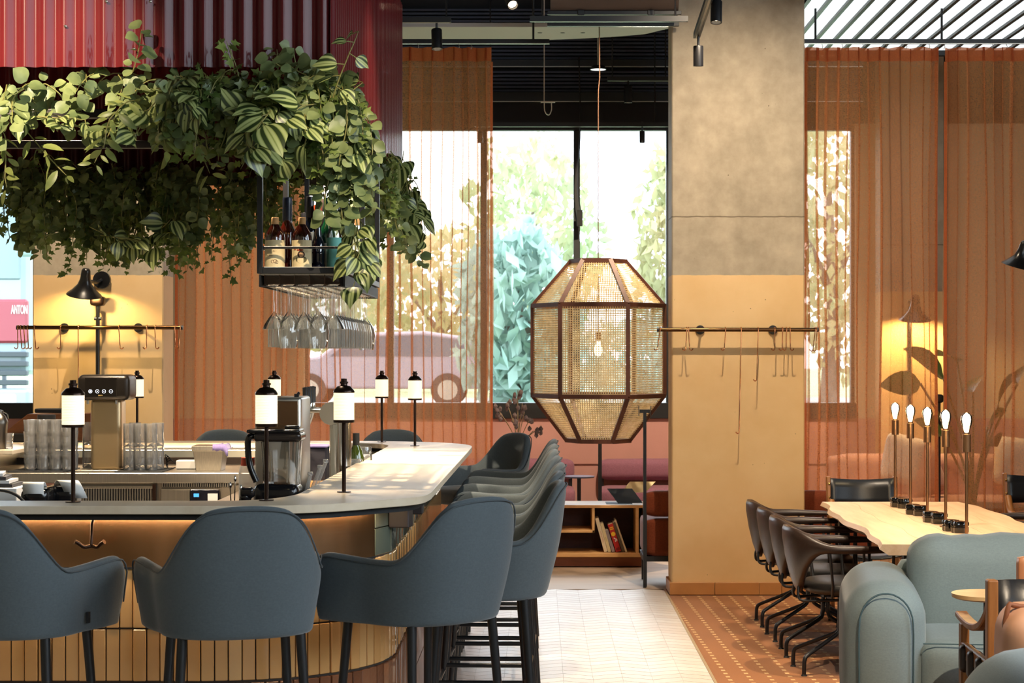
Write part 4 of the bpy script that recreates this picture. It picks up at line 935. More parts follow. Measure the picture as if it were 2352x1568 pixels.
spot_fixture(at(1604, 152, 11.55), at(1604, 400, 11.6), 'black spotlight hanging in front of the bare concrete column', .125, .031)
spot_fixture(at(1645, 52, 10.6), at(1640, 400, 10.4), 'black spotlight on the slanting track at the top of the concrete column', .13, .033)
spot_fixture(at(1004, 113, 12.6), at(1015, 500, 12.4), 'black spotlight in front of the curtain top beside the hood', .14, .036)
spot_fixture(at(1178, 12, 12.0), at(1300, 300, 10.8), 'black spotlight cut off by the top edge of the picture', .14, .036)
spot_fixture(at(1443, 236, 15.55), at(1443, 600, 15.55), 'small black spotlight in front of the dark louvres', .14, .033)
spot_fixture(at(1475, 328, 15.88), at(1475, 700, 15.88), 'small black spotlight hanging before the bright window', .10, .024)
spot_fixture(at(1103, 328, 15.88), at(1103, 700, 15.88), 'small black spotlight seen through the top of the curtain', .10, .024)
# pendant dish and cables in front of the louvres
pd = thing('dish_pendant', 'flat black dish pendant with white underside before the louvres', 'pendant lamp', at(1374, 160, 15.0))
MB().lathe([(.0, .03), (.05, .03), (.066, .012), (.066, .0), (.06, .0)], 24, cap=False).build('dish', BLACK, pd, 40); MB().lathe([(.0, .001), (.06, .001)], 24, cap=False).build('diffuser', mat('dish_diffuser', '#ffffff', .5, emit=1.2, ecol=(.9, .96, 1, 1)), pd); MB().tube([(0, 0, .03), (0, 0, ZC - pd.location.z)], .01, 6).build('stem', STEEL, pd, 40)
cb2 = thing('loose_cable', 'loose white cable looping below the louvres', 'cable', at(1250, 236, 15.6))
MB().tube(smooth_path([(0, 0, ZC - 3.72), (0, 0, .4), (0, 0, .0), (.01, 0, -.08), (.04, 0, -.1), (.06, 0, -.06), (.06, 0, .0)], 5), .004, 6).build('cable_run', WHITE, cb2, 60); MB().bx(-.03, .09, -.01, .01, .0, .01).build('connector', WHITE, cb2)
mc = thing('power_cable', 'black cable running down the window mullion to a small plug', 'cable', at(1330, 290, 16.1))
MB().tube(smooth_path([(0, 0, .6), (.01, 0, 0), (-.01, 0, -.5), (.012, 0, -.72)], 6), .006, 6).build('cable_run', BLACKM, mc, 60); MB().bx(-.02, .03, -.03, .0, -.86, -.72).build('plug', BLACKM, mc, bev=.004)
# ---------------------------------------------------------------- hexagonal cane lantern
LY = 13.95; lx = ax(1374, LY); zs = [az(1011, LY), az(908, LY), az(702, LY), az(600, LY)]; rs = [.235, .492, .492, .205]
ln = thing('cane_lantern', 'large hexagonal cane lantern with dark wooden frame hanging before the window', 'pendant lamp', (lx, LY, zs[0]))
WFR = wood('dark_brown_wood_frame', '#4a2a1c', '#6b4030', (10, 10, 3))
def canemat():
    t = NT('woven_cane'); t.t.nodes.remove(t.b); uv = t.n('ShaderNodeSeparateXYZ'); t.l(t.co(which='UV'), uv.inputs[0])
    fx = t.math('ABSOLUTE', t.math('SUBTRACT', t.math('FRACT', t.math('MULTIPLY', uv.outputs[0], 58.0)), .5)); fz = t.math('ABSOLUTE', t.math('SUBTRACT', t.math('FRACT', t.math('MULTIPLY', uv.outputs[1], 58.0)), .5))
    hole = t.math('MULTIPLY', t.math('LESS_THAN', fx, .31), t.math('LESS_THAN', fz, .31))
    n = t.noise(30.0, None, 3); c = t.ramp(n, [(.3, hx('#cfae78')), (.7, hx('#ecd5a6'))])
    d = t.n('ShaderNodeBsdfDiffuse'); tl = t.n('ShaderNodeBsdfTranslucent'); t.l(c, d.inputs[0]); t.l(c, tl.inputs[0]); a = t.n('ShaderNodeMixShader'); a.inputs[0].default_value = .5; t.l(d.outputs[0], a.inputs[1]); t.l(tl.outputs[0], a.inputs[2])
    tr = t.n('ShaderNodeBsdfTransparent'); m = t.n('ShaderNodeMixShader'); t.l(hole, m.inputs[0]); t.l(a.outputs[0], m.inputs[1]); t.l(tr.outputs[0], m.inputs[2]); t.l(m.outputs[0], t.o.inputs[0]); return t.m
CANE = canemat()
ang = [R(-90 - 36 + 60 * i) for i in range(6)]
def hp(i, k): a = ang[i % 6]; return Vector((rs[k] * cos(a), rs[k] * sin(a), zs[k] - zs[0]))
for i in range(6):
    for k in range(3):
        q = [hp(i, k), hp(i + 1, k), hp(i + 1, k + 1), hp(i, k + 1)]; b = MB(); b.add(q, [(0, 1, 2, 3)]); me = b.mesh('cane_panel'); u = me.uv_layers.new(name='UVMap'); w0 = (q[1] - q[0]).length; w1 = (q[2] - q[3]).length; hh = ((q[3] + q[2]) / 2 - (q[0] + q[1]) / 2).length
        uvs = [(-w0 / 2, 0), (w0 / 2, 0), (w1 / 2, hh), (-w1 / 2, hh)]
        for lp in me.loops: u.data[lp.index].uv = uvs[lp.vertex_index]
        o = put('cane_panel', me, CANE, ln)
        MB().tube([hp(i, k), hp(i, k + 1)], .022, 4).build('frame_bar', WFR, ln)
    for k in range(4): MB().tube([hp(i, k), hp(i + 1, k)], .022, 4).build('frame_bar', WFR, ln)
zb_ = az(795, LY) - zs[0]
MB().tube([(0, 0, zb_ + .09), (0, 0, 2.6), (.01, 0, 2.7), (-.005, 0, ZC - zs[0])], .004, 6).build('cord', mat('brown_cord', '#5a3d2b', .7), ln, 60)
MB().lathe([(.022, zb_ + .04), (.024, zb_ + .1), (.0, zb_ + .105)], 14).build('lamp_holder', BRASS, ln, 40)
BULB = mat('glowing_bulb', '#ffd9a0', .3, emit=14, ecol=(1, .74, .42, 1))
MB().lathe([(.0, zb_ - .075), (.02, zb_ - .068), (.03, zb_ - .04), (.028, zb_ - .01), (.016, zb_ + .02), (.016, zb_ + .04)], 16).build('bulb', BULB, ln, 60)
for i in range(6): MB().tube([Vector((0, 0, zs[3] - zs[0])), hp(i, 3)], .006, 5).build('top_spoke', WFR, ln) if i % 3 == 0 else None
point_light((lx, LY, zb_ + zs[0] - .03), 28)
# ---------------------------------------------------------------- coat racks with hooks
def rack(label, Y, px0, px1, py, brackets, where, hooks):
    z = az(py, Y); x0, x1 = ax(px0, Y), ax(px1, Y); o = thing('coat_rail', label, 'coat rail', (x0, Y, z))
    MB().tube([(0, 0, 0), (x1 - x0, 0, 0)], .0135, 14).build('rail_tube', mat('gilded_dark_rail', '#5a4029', .22, 1), o, 40)
    MB().lathe([(.0, -.006), (.015, -.006), (.015, .006), (.0, .006)], 14, (0, 0, 0), Matrix.Rotation(R(90), 4, 'Y')).build('end_cap', BLACK, o, 40); MB().lathe([(.0, -.006), (.015, -.006), (.015, .006), (.0, .006)], 14, (x1 - x0, 0, 0), Matrix.Rotation(R(90), 4, 'Y')).build('end_cap', BLACK, o, 40)
    for px in brackets:
        xb = ax(px, Y) - x0
        MB().lathe([(.0, -.012), (.028, -.012), (.031, -.006), (.031, .0)], 20, (xb, 12.6 - Y, 0), Matrix.Rotation(R(-90), 4, 'X')).build('wall_rose', BLACK, o, 40) if False else MB().tube([(xb, 12.6 - Y - .001, 0), (xb, 12.6 - Y - .014, 0)], .031, 20).build('wall_rose', BLACK, o, 40)
        MB().tube([(xb, 12.6 - Y - .012, 0), (xb, 0, 0)], .008, 10).build('bracket_arm', BLACK, o, 40)
    for i, (px, ln_, tilt, sw, lb) in enumerate(hooks):
        xh = ax(px, Y); r = .0165
        h = thing('s_hook', lb, 'hook', (xh, Y, z), 0, 'copper hooks on the ' + where)
        top = [(r * cos(a) * sw, r * sin(a) * .98) for a in [R(200 - i_ * 22) for i_ in range(10)]]
        bot = [(.012 - .012 * cos(a), -.012 * sin(a)) for a in [R(i_ * 20) for i_ in range(10)]]
        pts = [Vector((0, -a, b)) for a, b in top]; e = pts[-1]
        sx, sz = tilt * ln_, -ln_
        pts += [Vector((sx * .5, -.012, sz * .5)), Vector((sx, -.010, sz))]
        d_ = 1 if sw >= 0 else -1
        pts += [Vector((sx, -.010, sz)) + Vector((-d_ * a * .9 * (1 if tilt <= 0 else -1), -.004, b)) for a, b in bot[1:]]
        MB().tube(pts, .0036, 6).build('hook_wire', COPPER, h, 60)
RY = 12.5
rack('dark brass coat rail on the yellow column between the curtains', RY, 1511, 1878, 757, (1611, 1779), 'rail of the right column', [
    (1516, .125, -.15, 1, 'copper hook hanging at the lantern end of the right coat rail'), (1577, .125, -.05, 1, 'second copper hook from the lantern on the right coat rail'), (1581, .125, .06, 1, 'third copper hook from the lantern, crossing its neighbour'),
    (1666, .125, -.06, 1, 'short copper hook alone between the wall rose and the very long hook'), (1702, .68, -.02, 1, 'very long copper hook reaching far down the yellow column'), (1741, .33, -.03, 1, 'medium long copper hook right of the very long one'),
    (1779, .125, .0, 1, 'short copper hook in front of the right wall rose'), (1797, .125, -.02, 1, 'first of the three close copper hooks by the curtain'), (1806, .125, -.02, 1, 'middle one of the three close copper hooks by the curtain'), (1814, .125, .02, 1, 'last of the three close copper hooks by the curtain'),
    (1872, .13, -.12, 1, 'copper hook at the curtain end of the right coat rail'), (1875, .13, -.03, 1, 'outermost copper hook at the curtain end of the right coat rail')])
rack('dark brass coat rail on the column behind the bar', RY, 40, 418, 752, (140, 311), 'rail of the left column', [
    (42, .13, .0, 1, 'outermost copper hook at the window end of the left coat rail'), (48, .13, .06, 1, 'second copper hook from the window end of the left coat rail'), (56, .13, .06, 1, 'third copper hook from the window end of the left coat rail'), (64, .13, .05, 1, 'fourth copper hook from the window end of the left coat rail'),
    (80, .13, .06, 1, 'copper hook just inside the column edge on the left rail'), (140, .13, .0, 1, 'copper hook in front of the left wall rose'), (181, .5, .0, 1, 'very long copper hook hanging behind the drinks dispenser'), (274, .13, .06, 1, 'copper hook right of the wall lamp pole'),
    (338, .13, -.02, 1, 'copper hook right of the second wall rose'), (357, .13, .03, 1, 'next copper hook right of the second wall rose'), (402, .13, .03, 1, 'copper hook at the curtain end of the left coat rail'), (415, .13, -.1, 1, 'outermost copper hook at the curtain end of the left coat rail')])
# ---------------------------------------------------------------- wall lamps
def shade_geo(s=1.0):
    return [(.0, .165), (.018, .162), (.026, .15), (.028, .13), (.031, .1), (.042, .065), (.072, .03), (.098, .008), (.104, .0), (.101, .0), (.068, .026), (.038, .06), (.026, .1), (.0, .12)]
LSH = mat('satin_black_shade', '#121214', .28, coat=.3)
Wl = thing('wall_lamp', 'black bell shaped wall lamp on a pole at the column behind the bar', 'wall lamp', (ax(222, 12.5), 12.5, az(690, 12.5)))
m_ = Matrix.Rotation(R(8), 4, 'Y') @ Matrix.Rotation(R(14), 4, 'X'); sc_ = Matrix.Scale(1.12, 4)
MB().lathe(shade_geo(), 32, (-.045, -.16, .03), m_ @ sc_, cap=False).build('lamp_shade', LSH, Wl, 60)
MB().tube([(.02, .085, .14), (.02, .05, .14)], .058, 24).build('wall_rose', LSH, Wl, 40); MB().tube([(.02, .06, .14), (.0, -.0, .12), (-.045, -.12, .13)], .012, 10).build('arm', LSH, Wl, 60)
MB().puff(-.045, .05, -.02, .06, -.035, .03, .02).build('joint_block', BRONZE, Wl, 180)
MB().tube([(.003, .02, -.03), (.003, .02, -.66)], .014, 12).build('pole', LSH, Wl, 40); MB().tube([(-.02, .02, -.12), (.026, .02, -.12)], .012, 10).build('clamp_knob', LSH, Wl, 40)
MB().lathe([(0, -.03), (.02, -.025), (.027, 0), (.018, .03), (.012, .05)], 14, Vector((-.045, -.16, .03)) + m_ @ Vector((0, 0, .05)), m_, cap=False).build('bulb', BULB, Wl, 60)
spot_light(Wl.location + Vector((-.045, -.165, .055)), Wl.location + Vector((-.06, .06, -.4)), 30, 150, .4, (1, .72, .3), .03)
W2 = thing('wall_lamp', 'black bell shaped wall lamp at the right edge in front of the curtain', 'wall lamp', at(2338, 612, 11.5))
m2 = Matrix.Rotation(R(14), 4, 'Y') @ Matrix.Rotation(R(12), 4, 'X')
MB().lathe(shade_geo(), 32, (0, 0, 0), m2, cap=False).build('lamp_shade', LSH, W2, 60); MB().tube([m2 @ Vector((0, 0, .16)), m2 @ Vector((.02, 0, .17)), (.14, .0, .19), (.5, .1, .3)], .006, 8).build('arm', BRONZE, W2, 60)
MB().lathe([(0, -.03), (.02, -.025), (.027, 0), (.018, .03), (.012, .05)], 14, m2 @ Vector((0, 0, .04)), m2, cap=False).build('bulb', BULB, W2, 60)
MB().tube([(.5, .1, -1.7), (.5, .1, .9)], .012, 10).lathe([(.14, -1.735), (.14, -1.72), (.0, -1.71)], 20, (.5, .1, .0)).build('stand_pole', LSH, W2, 40)
spot_light(W2.location + Vector((0, -.0, .02)), W2.location + Vector((.15, .5, -1)), 40, 130, .5, (1, .75, .42), .03)
W3 = thing('wall_lamp', 'wall lamp on the column glimpsed through the right curtain', 'wall lamp', at(2095, 735, 15.6))
MB().lathe(shade_geo(), 28, (0, -.1, 0), Matrix.Rotation(R(12), 4, 'X') @ Matrix.Scale(1.3, 4), cap=False).build('lamp_shade', LSH, W3, 60); MB().tube([(0, .14, .15), (0, -.05, .18)], .012, 8).tube([(0, .1, .12), (0, .1, -.9)], .013, 10).build('pole', LSH, W3, 40)
MB().lathe([(0, -.03), (.02, -.025), (.027, 0), (.018, .03), (.012, .05)], 14, (0, -.1, .05), cap=False).build('bulb', BULB, W3, 60)
spot_light(W3.location + Vector((0, -.12, .02)), W3.location + Vector((0, .1, -.6)), 75, 150, .5, (1, .7, .3), .03)
# ---------------------------------------------------------------- long dining table
TOPZ = .74
OAK = wood('pale_oak_plank', '#c79f78', '#dcbc98', (16, 1.6, 16), .45); OAKE = wood('raw_live_edge', '#a9743c', '#c9975a', (8, 8, 20), .6)
tb = thing('dining_table', 'long pale oak dining table with a wavy live edge', 'table', (2.1, 9.87, 0))
rnd = random.Random(4)
def edge(side):
    out = []
    for i in range(25):
        t = i / 24; y = lerp(-1.27, 1.27, t); base = -.5 + .08 * t if side < 0 else .46 - .04 * t
        out.append((base + .018 * sin(t * 9 + side) + .010 * sin(t * 23) + rnd.uniform(-.004, .004), y))
    return out
le, re = edge(-1), edge(1); b0 = .028
def board(l0, l1, r0, r1):
    rows = [[(x, y, l0[1]) for x, y in l0[0]], ]
    return rows
pl_edges = [0, .2, .4, .6, .8, 1.0]
for k in range(5):
    f0, f1 = pl_edges[k], pl_edges[k + 1]; A = [(lerp(l[0], r[0], f0), l[1]) for l, r in zip(le, re)]; B = [(lerp(l[0], r[0], f1), l[1]) for l, r in zip(le, re)]
    zt, zb = TOPZ, TOPZ - .05; u0 = -.0 ; rows = [[(x + (.03 if k == 0 else .0006), y, zb) for x, y in A], [(x - (.012 if k == 0 else -.0006), y, lerp(zb, zt, .55)) for x, y in A], [(x + .0006, y, zt) for x, y in A], [(x - .0006, y, zt) for x, y in B], [(x - (.03 if k == 4 else .0006), y, zb) for x, y in B]]
    bb_ = MB().grid(rows, closed_u=True); n = 25; bb_.f.append(tuple(i * n for i in range(5))); bb_.f.append(tuple(i * n + 24 for i in range(5))[::-1]); bb_.build('plank', OAK, tb, fix=True)
for y in (-.95, .95):
    for s in (-1, 1): MB().bx(s * .33 - .03, s * .33 + .03, y - .03, y + .03, 0, TOPZ - .052).build('leg', BLACK, tb, bev=.004)
    MB().bx(-.36, .36, y - .03, y + .03, TOPZ - .09, TOPZ - .052).build('cross_bar', BLACK, tb, bev=.004)
MB().bx(-.02, .02, -.95, .95, TOPZ - .10, TOPZ - .055).build('beam', BLACK, tb)
# brass stem lamps
def stem_lamp(x, y, lb):
    o = thing('table_lamp', lb, 'table lamp', (x, y, TOPZ), 0, 'brass stem lamps on the dining table')
    MB().lathe([(.0, .0), (.03, .0), (.03, .003), (.0, .003)], 20, cap=False).build('base_plate', BRASS, o, 40); MB().tube([(0, 0, .003), (0, 0, .42)], .0075, 12).build('stem', BRASS, o, 40)
    MB().lathe([(.0, .405), (.0205, .405), (.0205, .49), (.0, .49)], 20, cap=False).build('lamp_socket', BRASS, o, 40)
    MB().lathe([(.0135, .49), (.0135, .505), (.024, .535), (.028, .558), (.025, .578), (.012, .592), (.0, .596)], 20, cap=False).build('bulb_glass', glass('bulb_glass', (1, .93, .8, 1), .6), o, 60)
    MB().lathe([(.0, .497), (.009, .5), (.0115, .52), (.012, .57), (.008, .58), (.0, .582)], 12, cap=False).build('filament', mat('glowing_filament', '#ffd08a', .4, emit=45, ecol=(1, .72, .36, 1)), o, 60)
    point_light((x, y, TOPZ + .56), 7, (1, .74, .42), .03)
for i, (px, y) in enumerate(((2220, 9.0), (2172, 9.5), (2130, 10.0), (2091, 10.5), (2056, 11.0))):
    stem_lamp(ax(px, y), y, ['nearest of the five brass stem lamps on the dining table', 'second nearest brass stem lamp on the dining table', 'middle one of the five brass stem lamps on the dining table', 'fourth brass stem lamp on the dining table', 'farthest brass stem lamp on the dining table'][i])
# glossy black lobed pots, in pairs
GLB = mat('gloss_black_ceramic', '#0c0c0d', .08, coat=.6)
def pot_mesh():
    n = 40; rows = []
    for r, z in ((.0, .0), (.036, .0), (.04, .006), (.04, .026), (.036, .03), (.036, .032), (.041, .036), (.041, .05), (.036, .056), (.02, .058), (.0, .058)):
        rows.append([(r * (1 + .09 * cos(6 * 2 * pi * j / n)) * cos(2 * pi * j / n), r * (1 + .09 * cos(6 * 2 * pi * j / n)) * sin(2 * pi * j / n), z) for j in range(n)])
    return MB().grid(rows, closed_v=True).mesh('lobed_pot', 40)
PM = pot_mesh()
for i, (px, y) in enumerate(((2199, 9.22), (2152, 9.72), (2110, 10.2), (2074, 10.7))):
    nm = ['nearest', 'second nearest', 'third', 'farthest'][i]
    for s, q in ((-1, 'behind'), (1, 'in front')):
        p = put('lobed_pot', PM, GLB, None, (ax(px, y) + s * .012 - .01, y - s * .044, TOPZ), (0, 0, random.uniform(0, 1))); tag(p, f'glossy black lobed pot standing {q} in the {nm} pair on the table', 'pot', 'black lobed pots on the dining table')
# ---------------------------------------------------------------- leather dining chairs
LEA = mat('dark_brown_leather', '#2e2019', .38, var=.12, vs_=9, bump=.12, bs=90, spec=.5); LEAS = mat('black_leather_seat', '#1d1b1a', .4, bump=.1, bs=90)
def dchair():
    o = thing('dining_chair', 'x', 'chair', group='brown leather dining chairs at the long table')
    A, B = .275, .26; N = 48; us = [-1 + 2 * i / N for i in range(N + 1)]
    def plan(u):
        t = abs(u); s = 1 if u >= 0 else -1
        if t <= .6: f = t / .6 * pi / 2; return s * A * sin(f) ** .85, -B * max(0, cos(f)) ** .85
        q = (t - .6) / .4; return s * (A - .01 * q), .26 * q
    rows = []
    for u in us:
        t = abs(u); top = .742 - .075 * sst(.12, .5, t) - .012 * sst(.5, 1, t); bot = lerp(.40, .622, sst(.0, .42, t) ** .8) + .006 * sst(.42, 1, t); th = lerp(.05, .046, sst(0, .5, t))
        if t > .93: q = (t - .93) / .07; top = lerp(top, .645, q * q); bot = lerp(bot, .642, q * q)
        x, y = plan(u); e = 1e-3; x2, y2 = plan(min(1, u + e)); x1, y1 = plan(max(-1, u - e)); d = Vector((x2 - x1, y2 - y1, 0)).normalized(); nn = Vector((d.y, -d.x, 0)); M_ = 14; row = []
        lean = .07 * (1 - sst(.0, .6, t))
        for j in range(M_):
            a = 2 * pi * j / M_; ca, sa = cos(a), sin(a); z = lerp(bot, top, .5 + .5 * math.copysign(abs(sa) ** .6, sa)); of = th / 2 * math.copysign(abs(ca) ** .7, ca) * (1 + .2 * (1 - abs(sa))); f = (z - .4) / .34
            row.append((x + nn.x * of, y + nn.y * of - lean * (f - .6), z))
        rows.append(row)
    b = MB().grid(rows, closed_v=True); b.f.append(tuple(range(14))[::-1]); b.f.append(tuple(N * 14 + j for j in range(14))); b.build('back_and_arms', LEA, o, 180, fix=True)
    prf = [(0, .405), (.85, .405), (.96, .415), (1, .435), (.97, .455), (.88, .466), (.5, .47), (0, .47)]; rws = []
    for r, z in prf:
        rws.append([(.235 * max(r, .001) * math.copysign(abs(cos(2 * pi * j / 36)) ** .8, cos(2 * pi * j / 36)), .235 * max(r, .001) * math.copysign(abs(sin(2 * pi * j / 36)) ** .8, sin(2 * pi * j / 36)) + .03, z) for j in range(36)])
    MB().grid(rws, closed_v=True).build('seat', LEAS, o, 180)
    for s in (-1, 1):
        for y, yb in ((-.12, -.10), (.05, .06), (.2, .2)): MB().tube([(s * .272, y, .625), (s * .25, yb, .46), (s * .225, yb, .40), (s * .12, yb, .392)], .0075, 8).build('side_rod', BLACK, o, 50)
    for s in (-1, 1): MB().tube(smooth_path([(s * .06, -.235, .44), (s * .07, -.24, .40), (s * .08, -.22, .37), (s * .1, -.12, .372), (s * .1, .1, .375)], 4), .0075, 8).build('back_rod', BLACK, o, 50)
    MB().bx(-.12, .12, -.12, .18, .39, .405).build('seat_plate', BLACK, o)
    for i, a in enumerate((33, 147, 213, 327)):
        ca, sa = cos(R(a + 90)), sin(R(a + 90)); pts = smooth_path([(.014 * ca, .014 * sa, .39), (.016 * ca, .016 * sa, .26), (.02 * ca, .02 * sa, .215), (.05 * ca, .05 * sa, .185), (.23 * ca, .23 * sa, .108), (.262 * ca, .262 * sa, .085), (.268 * ca, .268 * sa, .05), (.268 * ca, .268 * sa, .008)], 3)
        lg = MB().tube(pts, .0105, 8).build('leg', BLACK, o, 60); MB().lathe([(.0, 0), (.016, 0), (.012, .008), (.0, .009)], 12, (.268 * ca, .268 * sa, 0), cap=False).build('glide', BLACKM, lg, 40)
    return o
dc0 = dchair()
def place(o, x, y, rz, lb, scale=None): o.location = (x, y, 0); o.rotation_euler = (0, 0, rz); o['label'] = lb
cl = ['nearest brown leather dining chair on the column side of the table', 'second brown leather dining chair on the column side of the table', 'third brown leather dining chair on the column side of the table', 'farthest brown leather dining chair on the column side of the table']
for i, y in enumerate((9.56, 10.12, 10.68, 11.24)): place(dc0 if i == 0 else copy_tree(dc0), 1.555, y, R(-90 + (3, -2, 2, 0)[i]), cl[i])
for i, (x, y) in enumerate(((2.88, 10.35), (2.88, 11.0))): place(copy_tree(dc0), x, y, R(90), ['nearer leather chair across the table whose armrest shows at the right edge', 'farther leather chair across the table whose armrest shows at the right edge'][i])
# ---------------------------------------------------------------- wooden chairs with leather sling
TEAK = wood('teak_wood', '#7b4a22', '#a8703c', (20, 20, 3), .4); SLING = mat('blue_black_leather', '#10131a', .35, bump=.1, bs=80); STUD = mat('brass_stud', '#d8b36a', .25, 1)
def sling_chair(label, x, y, rz, w=.42, hgt=.85):
    o = thing('sling_chair', label, 'chair', (x, y, 0), rz, 'wooden armchairs with black leather slings')
    for s in (-1, 1):
        MB().add(*(lambda P: (P, [(0, 1, 2, 3), (7, 6, 5, 4), (0, 4, 5, 1), (1, 5, 6, 2), (2, 6, 7, 3), (3, 7, 4, 0)]))([(s * w / 2 - .014, -.2, 0), (s * w / 2 + .014, -.2, 0), (s * w / 2 + .014, -.15, 0), (s * w / 2 - .014, -.15, 0), (s * (w / 2 + .01) - .014, -.30, hgt), (s * (w / 2 + .01) + .014, -.30, hgt), (s * (w / 2 + .01) + .014, -.265, hgt), (s * (w / 2 + .01) - .014, -.265, hgt)])).build('back_post', TEAK, o, bev=.005)
        MB().bx(s * w / 2 - .018, s * w / 2 + .018, .2, .24, 0, .6).build('front_leg', TEAK, o, bev=.005)
        MB().tube(smooth_path([(s * w / 2, .25, .615), (s * w / 2, .05, .60), (s * w / 2, -.15, .60), (s * w / 2, -.24, .7)], 4), .024, 8).build('armrest', TEAK, o, 50)
        MB().bx(s * w / 2 - .012, s * w / 2 + .012, -.17, .22, .36, .42).build('side_rail', TEAK, o, bev=.004)
        for z in (hgt - .045, hgt - .13): MB().lathe([(.0, .006), (.006, .004), (.008, 0)], 10, (s * (w / 2 + .008), -.262 + .0 - (z - hgt) * .1, z), Matrix.Rotation(R(-90), 4, 'X'), cap=False).lathe([(.0, .006), (.006, .004), (.008, 0)], 10, (s * (w / 2 + .008), -.303, z), Matrix.Rotation(R(90), 4, 'X'), cap=False).build('stud', STUD, o, 60)
    rows = []
    for q in (0, .33, .66, 1): rows.append([(lerp(-w / 2, w / 2, i / 10), -.268 - .05 * sin(pi * i / 10) * 1 + .02 * (1 - q) * 2, lerp(hgt - .19, hgt - .01 - .012 * sin(pi * i / 10), q)) for i in range(11)])
    MB().grid(rows).build('leather_back', SLING, o, 180, solid=.006)
    rows = [[(lerp(-w / 2, w / 2, i / 10), y_, .41 - .03 * sin(pi * i / 10)) for i in range(11)] for y_ in (-.16, 0, .2)]
    MB().grid(rows).build('leather_seat', SLING, o, 180, solid=.006)
    return o
sling_chair('wooden armchair with a blue black leather back at the far end of the table', ax(1981, 11.75), 11.50, R(180), .40, .85)
sling_chair('wooden leather backed armchair cut by the right edge behind the table', ax(2412, 11.9), 11.85, R(180), .44, .85)
# backpack under the table
bp = thing('backpack', 'dark navy backpack lying under the dining table', 'bag', (1.86, 9.75, 0)); NAVY = mat('navy_nylon', '#12151f', .6, bump=.3, bs=30)
MB().puff(-.17, .17, -.13, .13, 0, .40, .1, (.1, .1, .06)).build('bag_body', NAVY, bp, 180); MB().puff(-.12, .12, -.18, -.1, .04, .24, .04).build('front_pocket', NAVY, bp, 180); MB().tube(smooth_path([(-.05, 0, .4), (-.03, 0, .45), (.03, 0, .45), (.05, 0, .4)], 4), .01, 8).build('handle', NAVY, bp, 60)
# ---------------------------------------------------------------- blue sofa
SOFA = fabric('blue_green_linen', '#8b9a9c', .9, .3, 700, .1); PIPE2 = mat('sofa_piping', '#4c666e', .8)
so = thing('sofa', 'blue green linen sofa with a fat rounded arm in front of the dining table', 'sofa', (1.22, 7.45, 0), R(-8))
MB().puff(.05, 2.3, .08, .98, .06, .30, .06).build('sofa_base', SOFA, so, 180)
MB().puff(.0, .325, .0, 1.0, .04, .70, .15, (.05, .02, .0), 14).build('armrest', SOFA, so, 180)
ay = -.004; rr = .105; pip = [(.06, ay, .08), (.058, ay, .5)] + [(.165 - rr * cos(R(a)), ay - .004, .54 + rr * 1.15 * sin(R(a))) for a in range(10, 180, 12)] + [(.272, ay, .5), (.27, ay, .08)]
MB().tube([(x, y + .018, z) for x, y, z in pip], .0035, 6, cap=True).build('piping', PIPE2, so, 60)
MB().puff(.30, 1.32, .02, .62, .20, .47, .07, (.0, .02, .12), 12).build('seat_cushion', SOFA, so, 180); MB().puff(1.32, 2.3, .02, .62, .20, .47, .07, (.0, .02, .12), 12).build('seat_cushion', SOFA, so, 180)
cb3 = MB().puff(.285, 1.40, .56, .86, .36, .825, .10, (.0, .22, .06), 16)
cb3.v = [(x, y, z + (.003 * sin(x * 21) + .005 * sin(x * 47 + 1)) * sst(.7, .8, z)) for x, y, z in cb3.v]; cb3.build('back_cushion', SOFA, so, 180)
cb4 = MB().puff(1.40, 2.35, .56, .86, .36, .84, .10, (.0, .22, .06), 12); cb4.build('back_cushion', SOFA, so, 180)
MB().puff(.25, 2.3, .84, 1.0, .1, .72, .07).build('sofa_back', SOFA, so, 180)
MB().tube([(.31, .03, .462), (.8, .012, .468), (1.3, .03, .462)], .003, 6).build('piping', PIPE2, so, 60)
for x in (.1, 2.2):
    for y in (.12, .9): MB().tube([(x, y, 0), (x, y, .08)], .02, 10).build('foot', BLACK, so, 40)
# round side table
rt = thing('side_table', 'small round oak side table before the sofa', 'side table', (ax(2268, 7.0), 7.0, 0)); zt = az(1362, 7.0)
MB().lathe([(.0, zt - .02), (.118, zt - .02), (.131, zt - .014), (.132, zt), (.0, zt)], 48, cap=False).build('table_top', wood('light_oak', '#d9ad72', '#e8c38e', (6, 20, 6), .4), rt, 40)
MB().tube([(0, 0, .01), (0, 0, zt - .02)], .015, 12).build('stem', BLACK, rt, 40); MB().lathe([(.0, 0), (.12, 0), (.12, .01), (.0, .012)], 32, cap=False).build('foot_plate', BLACK, rt, 40)
# wooden lounge chair with black leather back, seen from behind
WC = thing('lounge_chair', 'teak lounge chair with black leather back and strap buckles at the right edge', 'lounge chair', (ax(2275, 6.35), 6.35, 0))
BUC = mat('dark_strap_leather', '#2a1e18', .4)
zc = lambda py, Y=6.35: az(py, Y)
xs_ = lambda px: ax(px, 6.35) - ax(2275, 6.35)
MB().bx(xs_(2269), xs_(2294), 0, .045, .0, zc(1332)).build('back_post', TEAK, WC, bev=.006, seg=2)
MB().bx(ax(2204, 6.8) - ax(2275, 6.35), ax(2223, 6.8) - ax(2275, 6.35), .42, .47, .0, az(1428, 6.8)).build('front_leg', TEAK, WC, bev=.006)
arm = []
for (px, py, Y) in ((2206, 1412, 6.82), (2216, 1425, 6.72), (2232, 1440, 6.6), (2248, 1444, 6.5), (2258, 1430, 6.42), (2268, 1395, 6.38), (2272, 1345, 6.37)):
    p = at(px, py, Y) - WC.location; arm.append(p)
A_ = smooth_path(arm, 4); rows = []
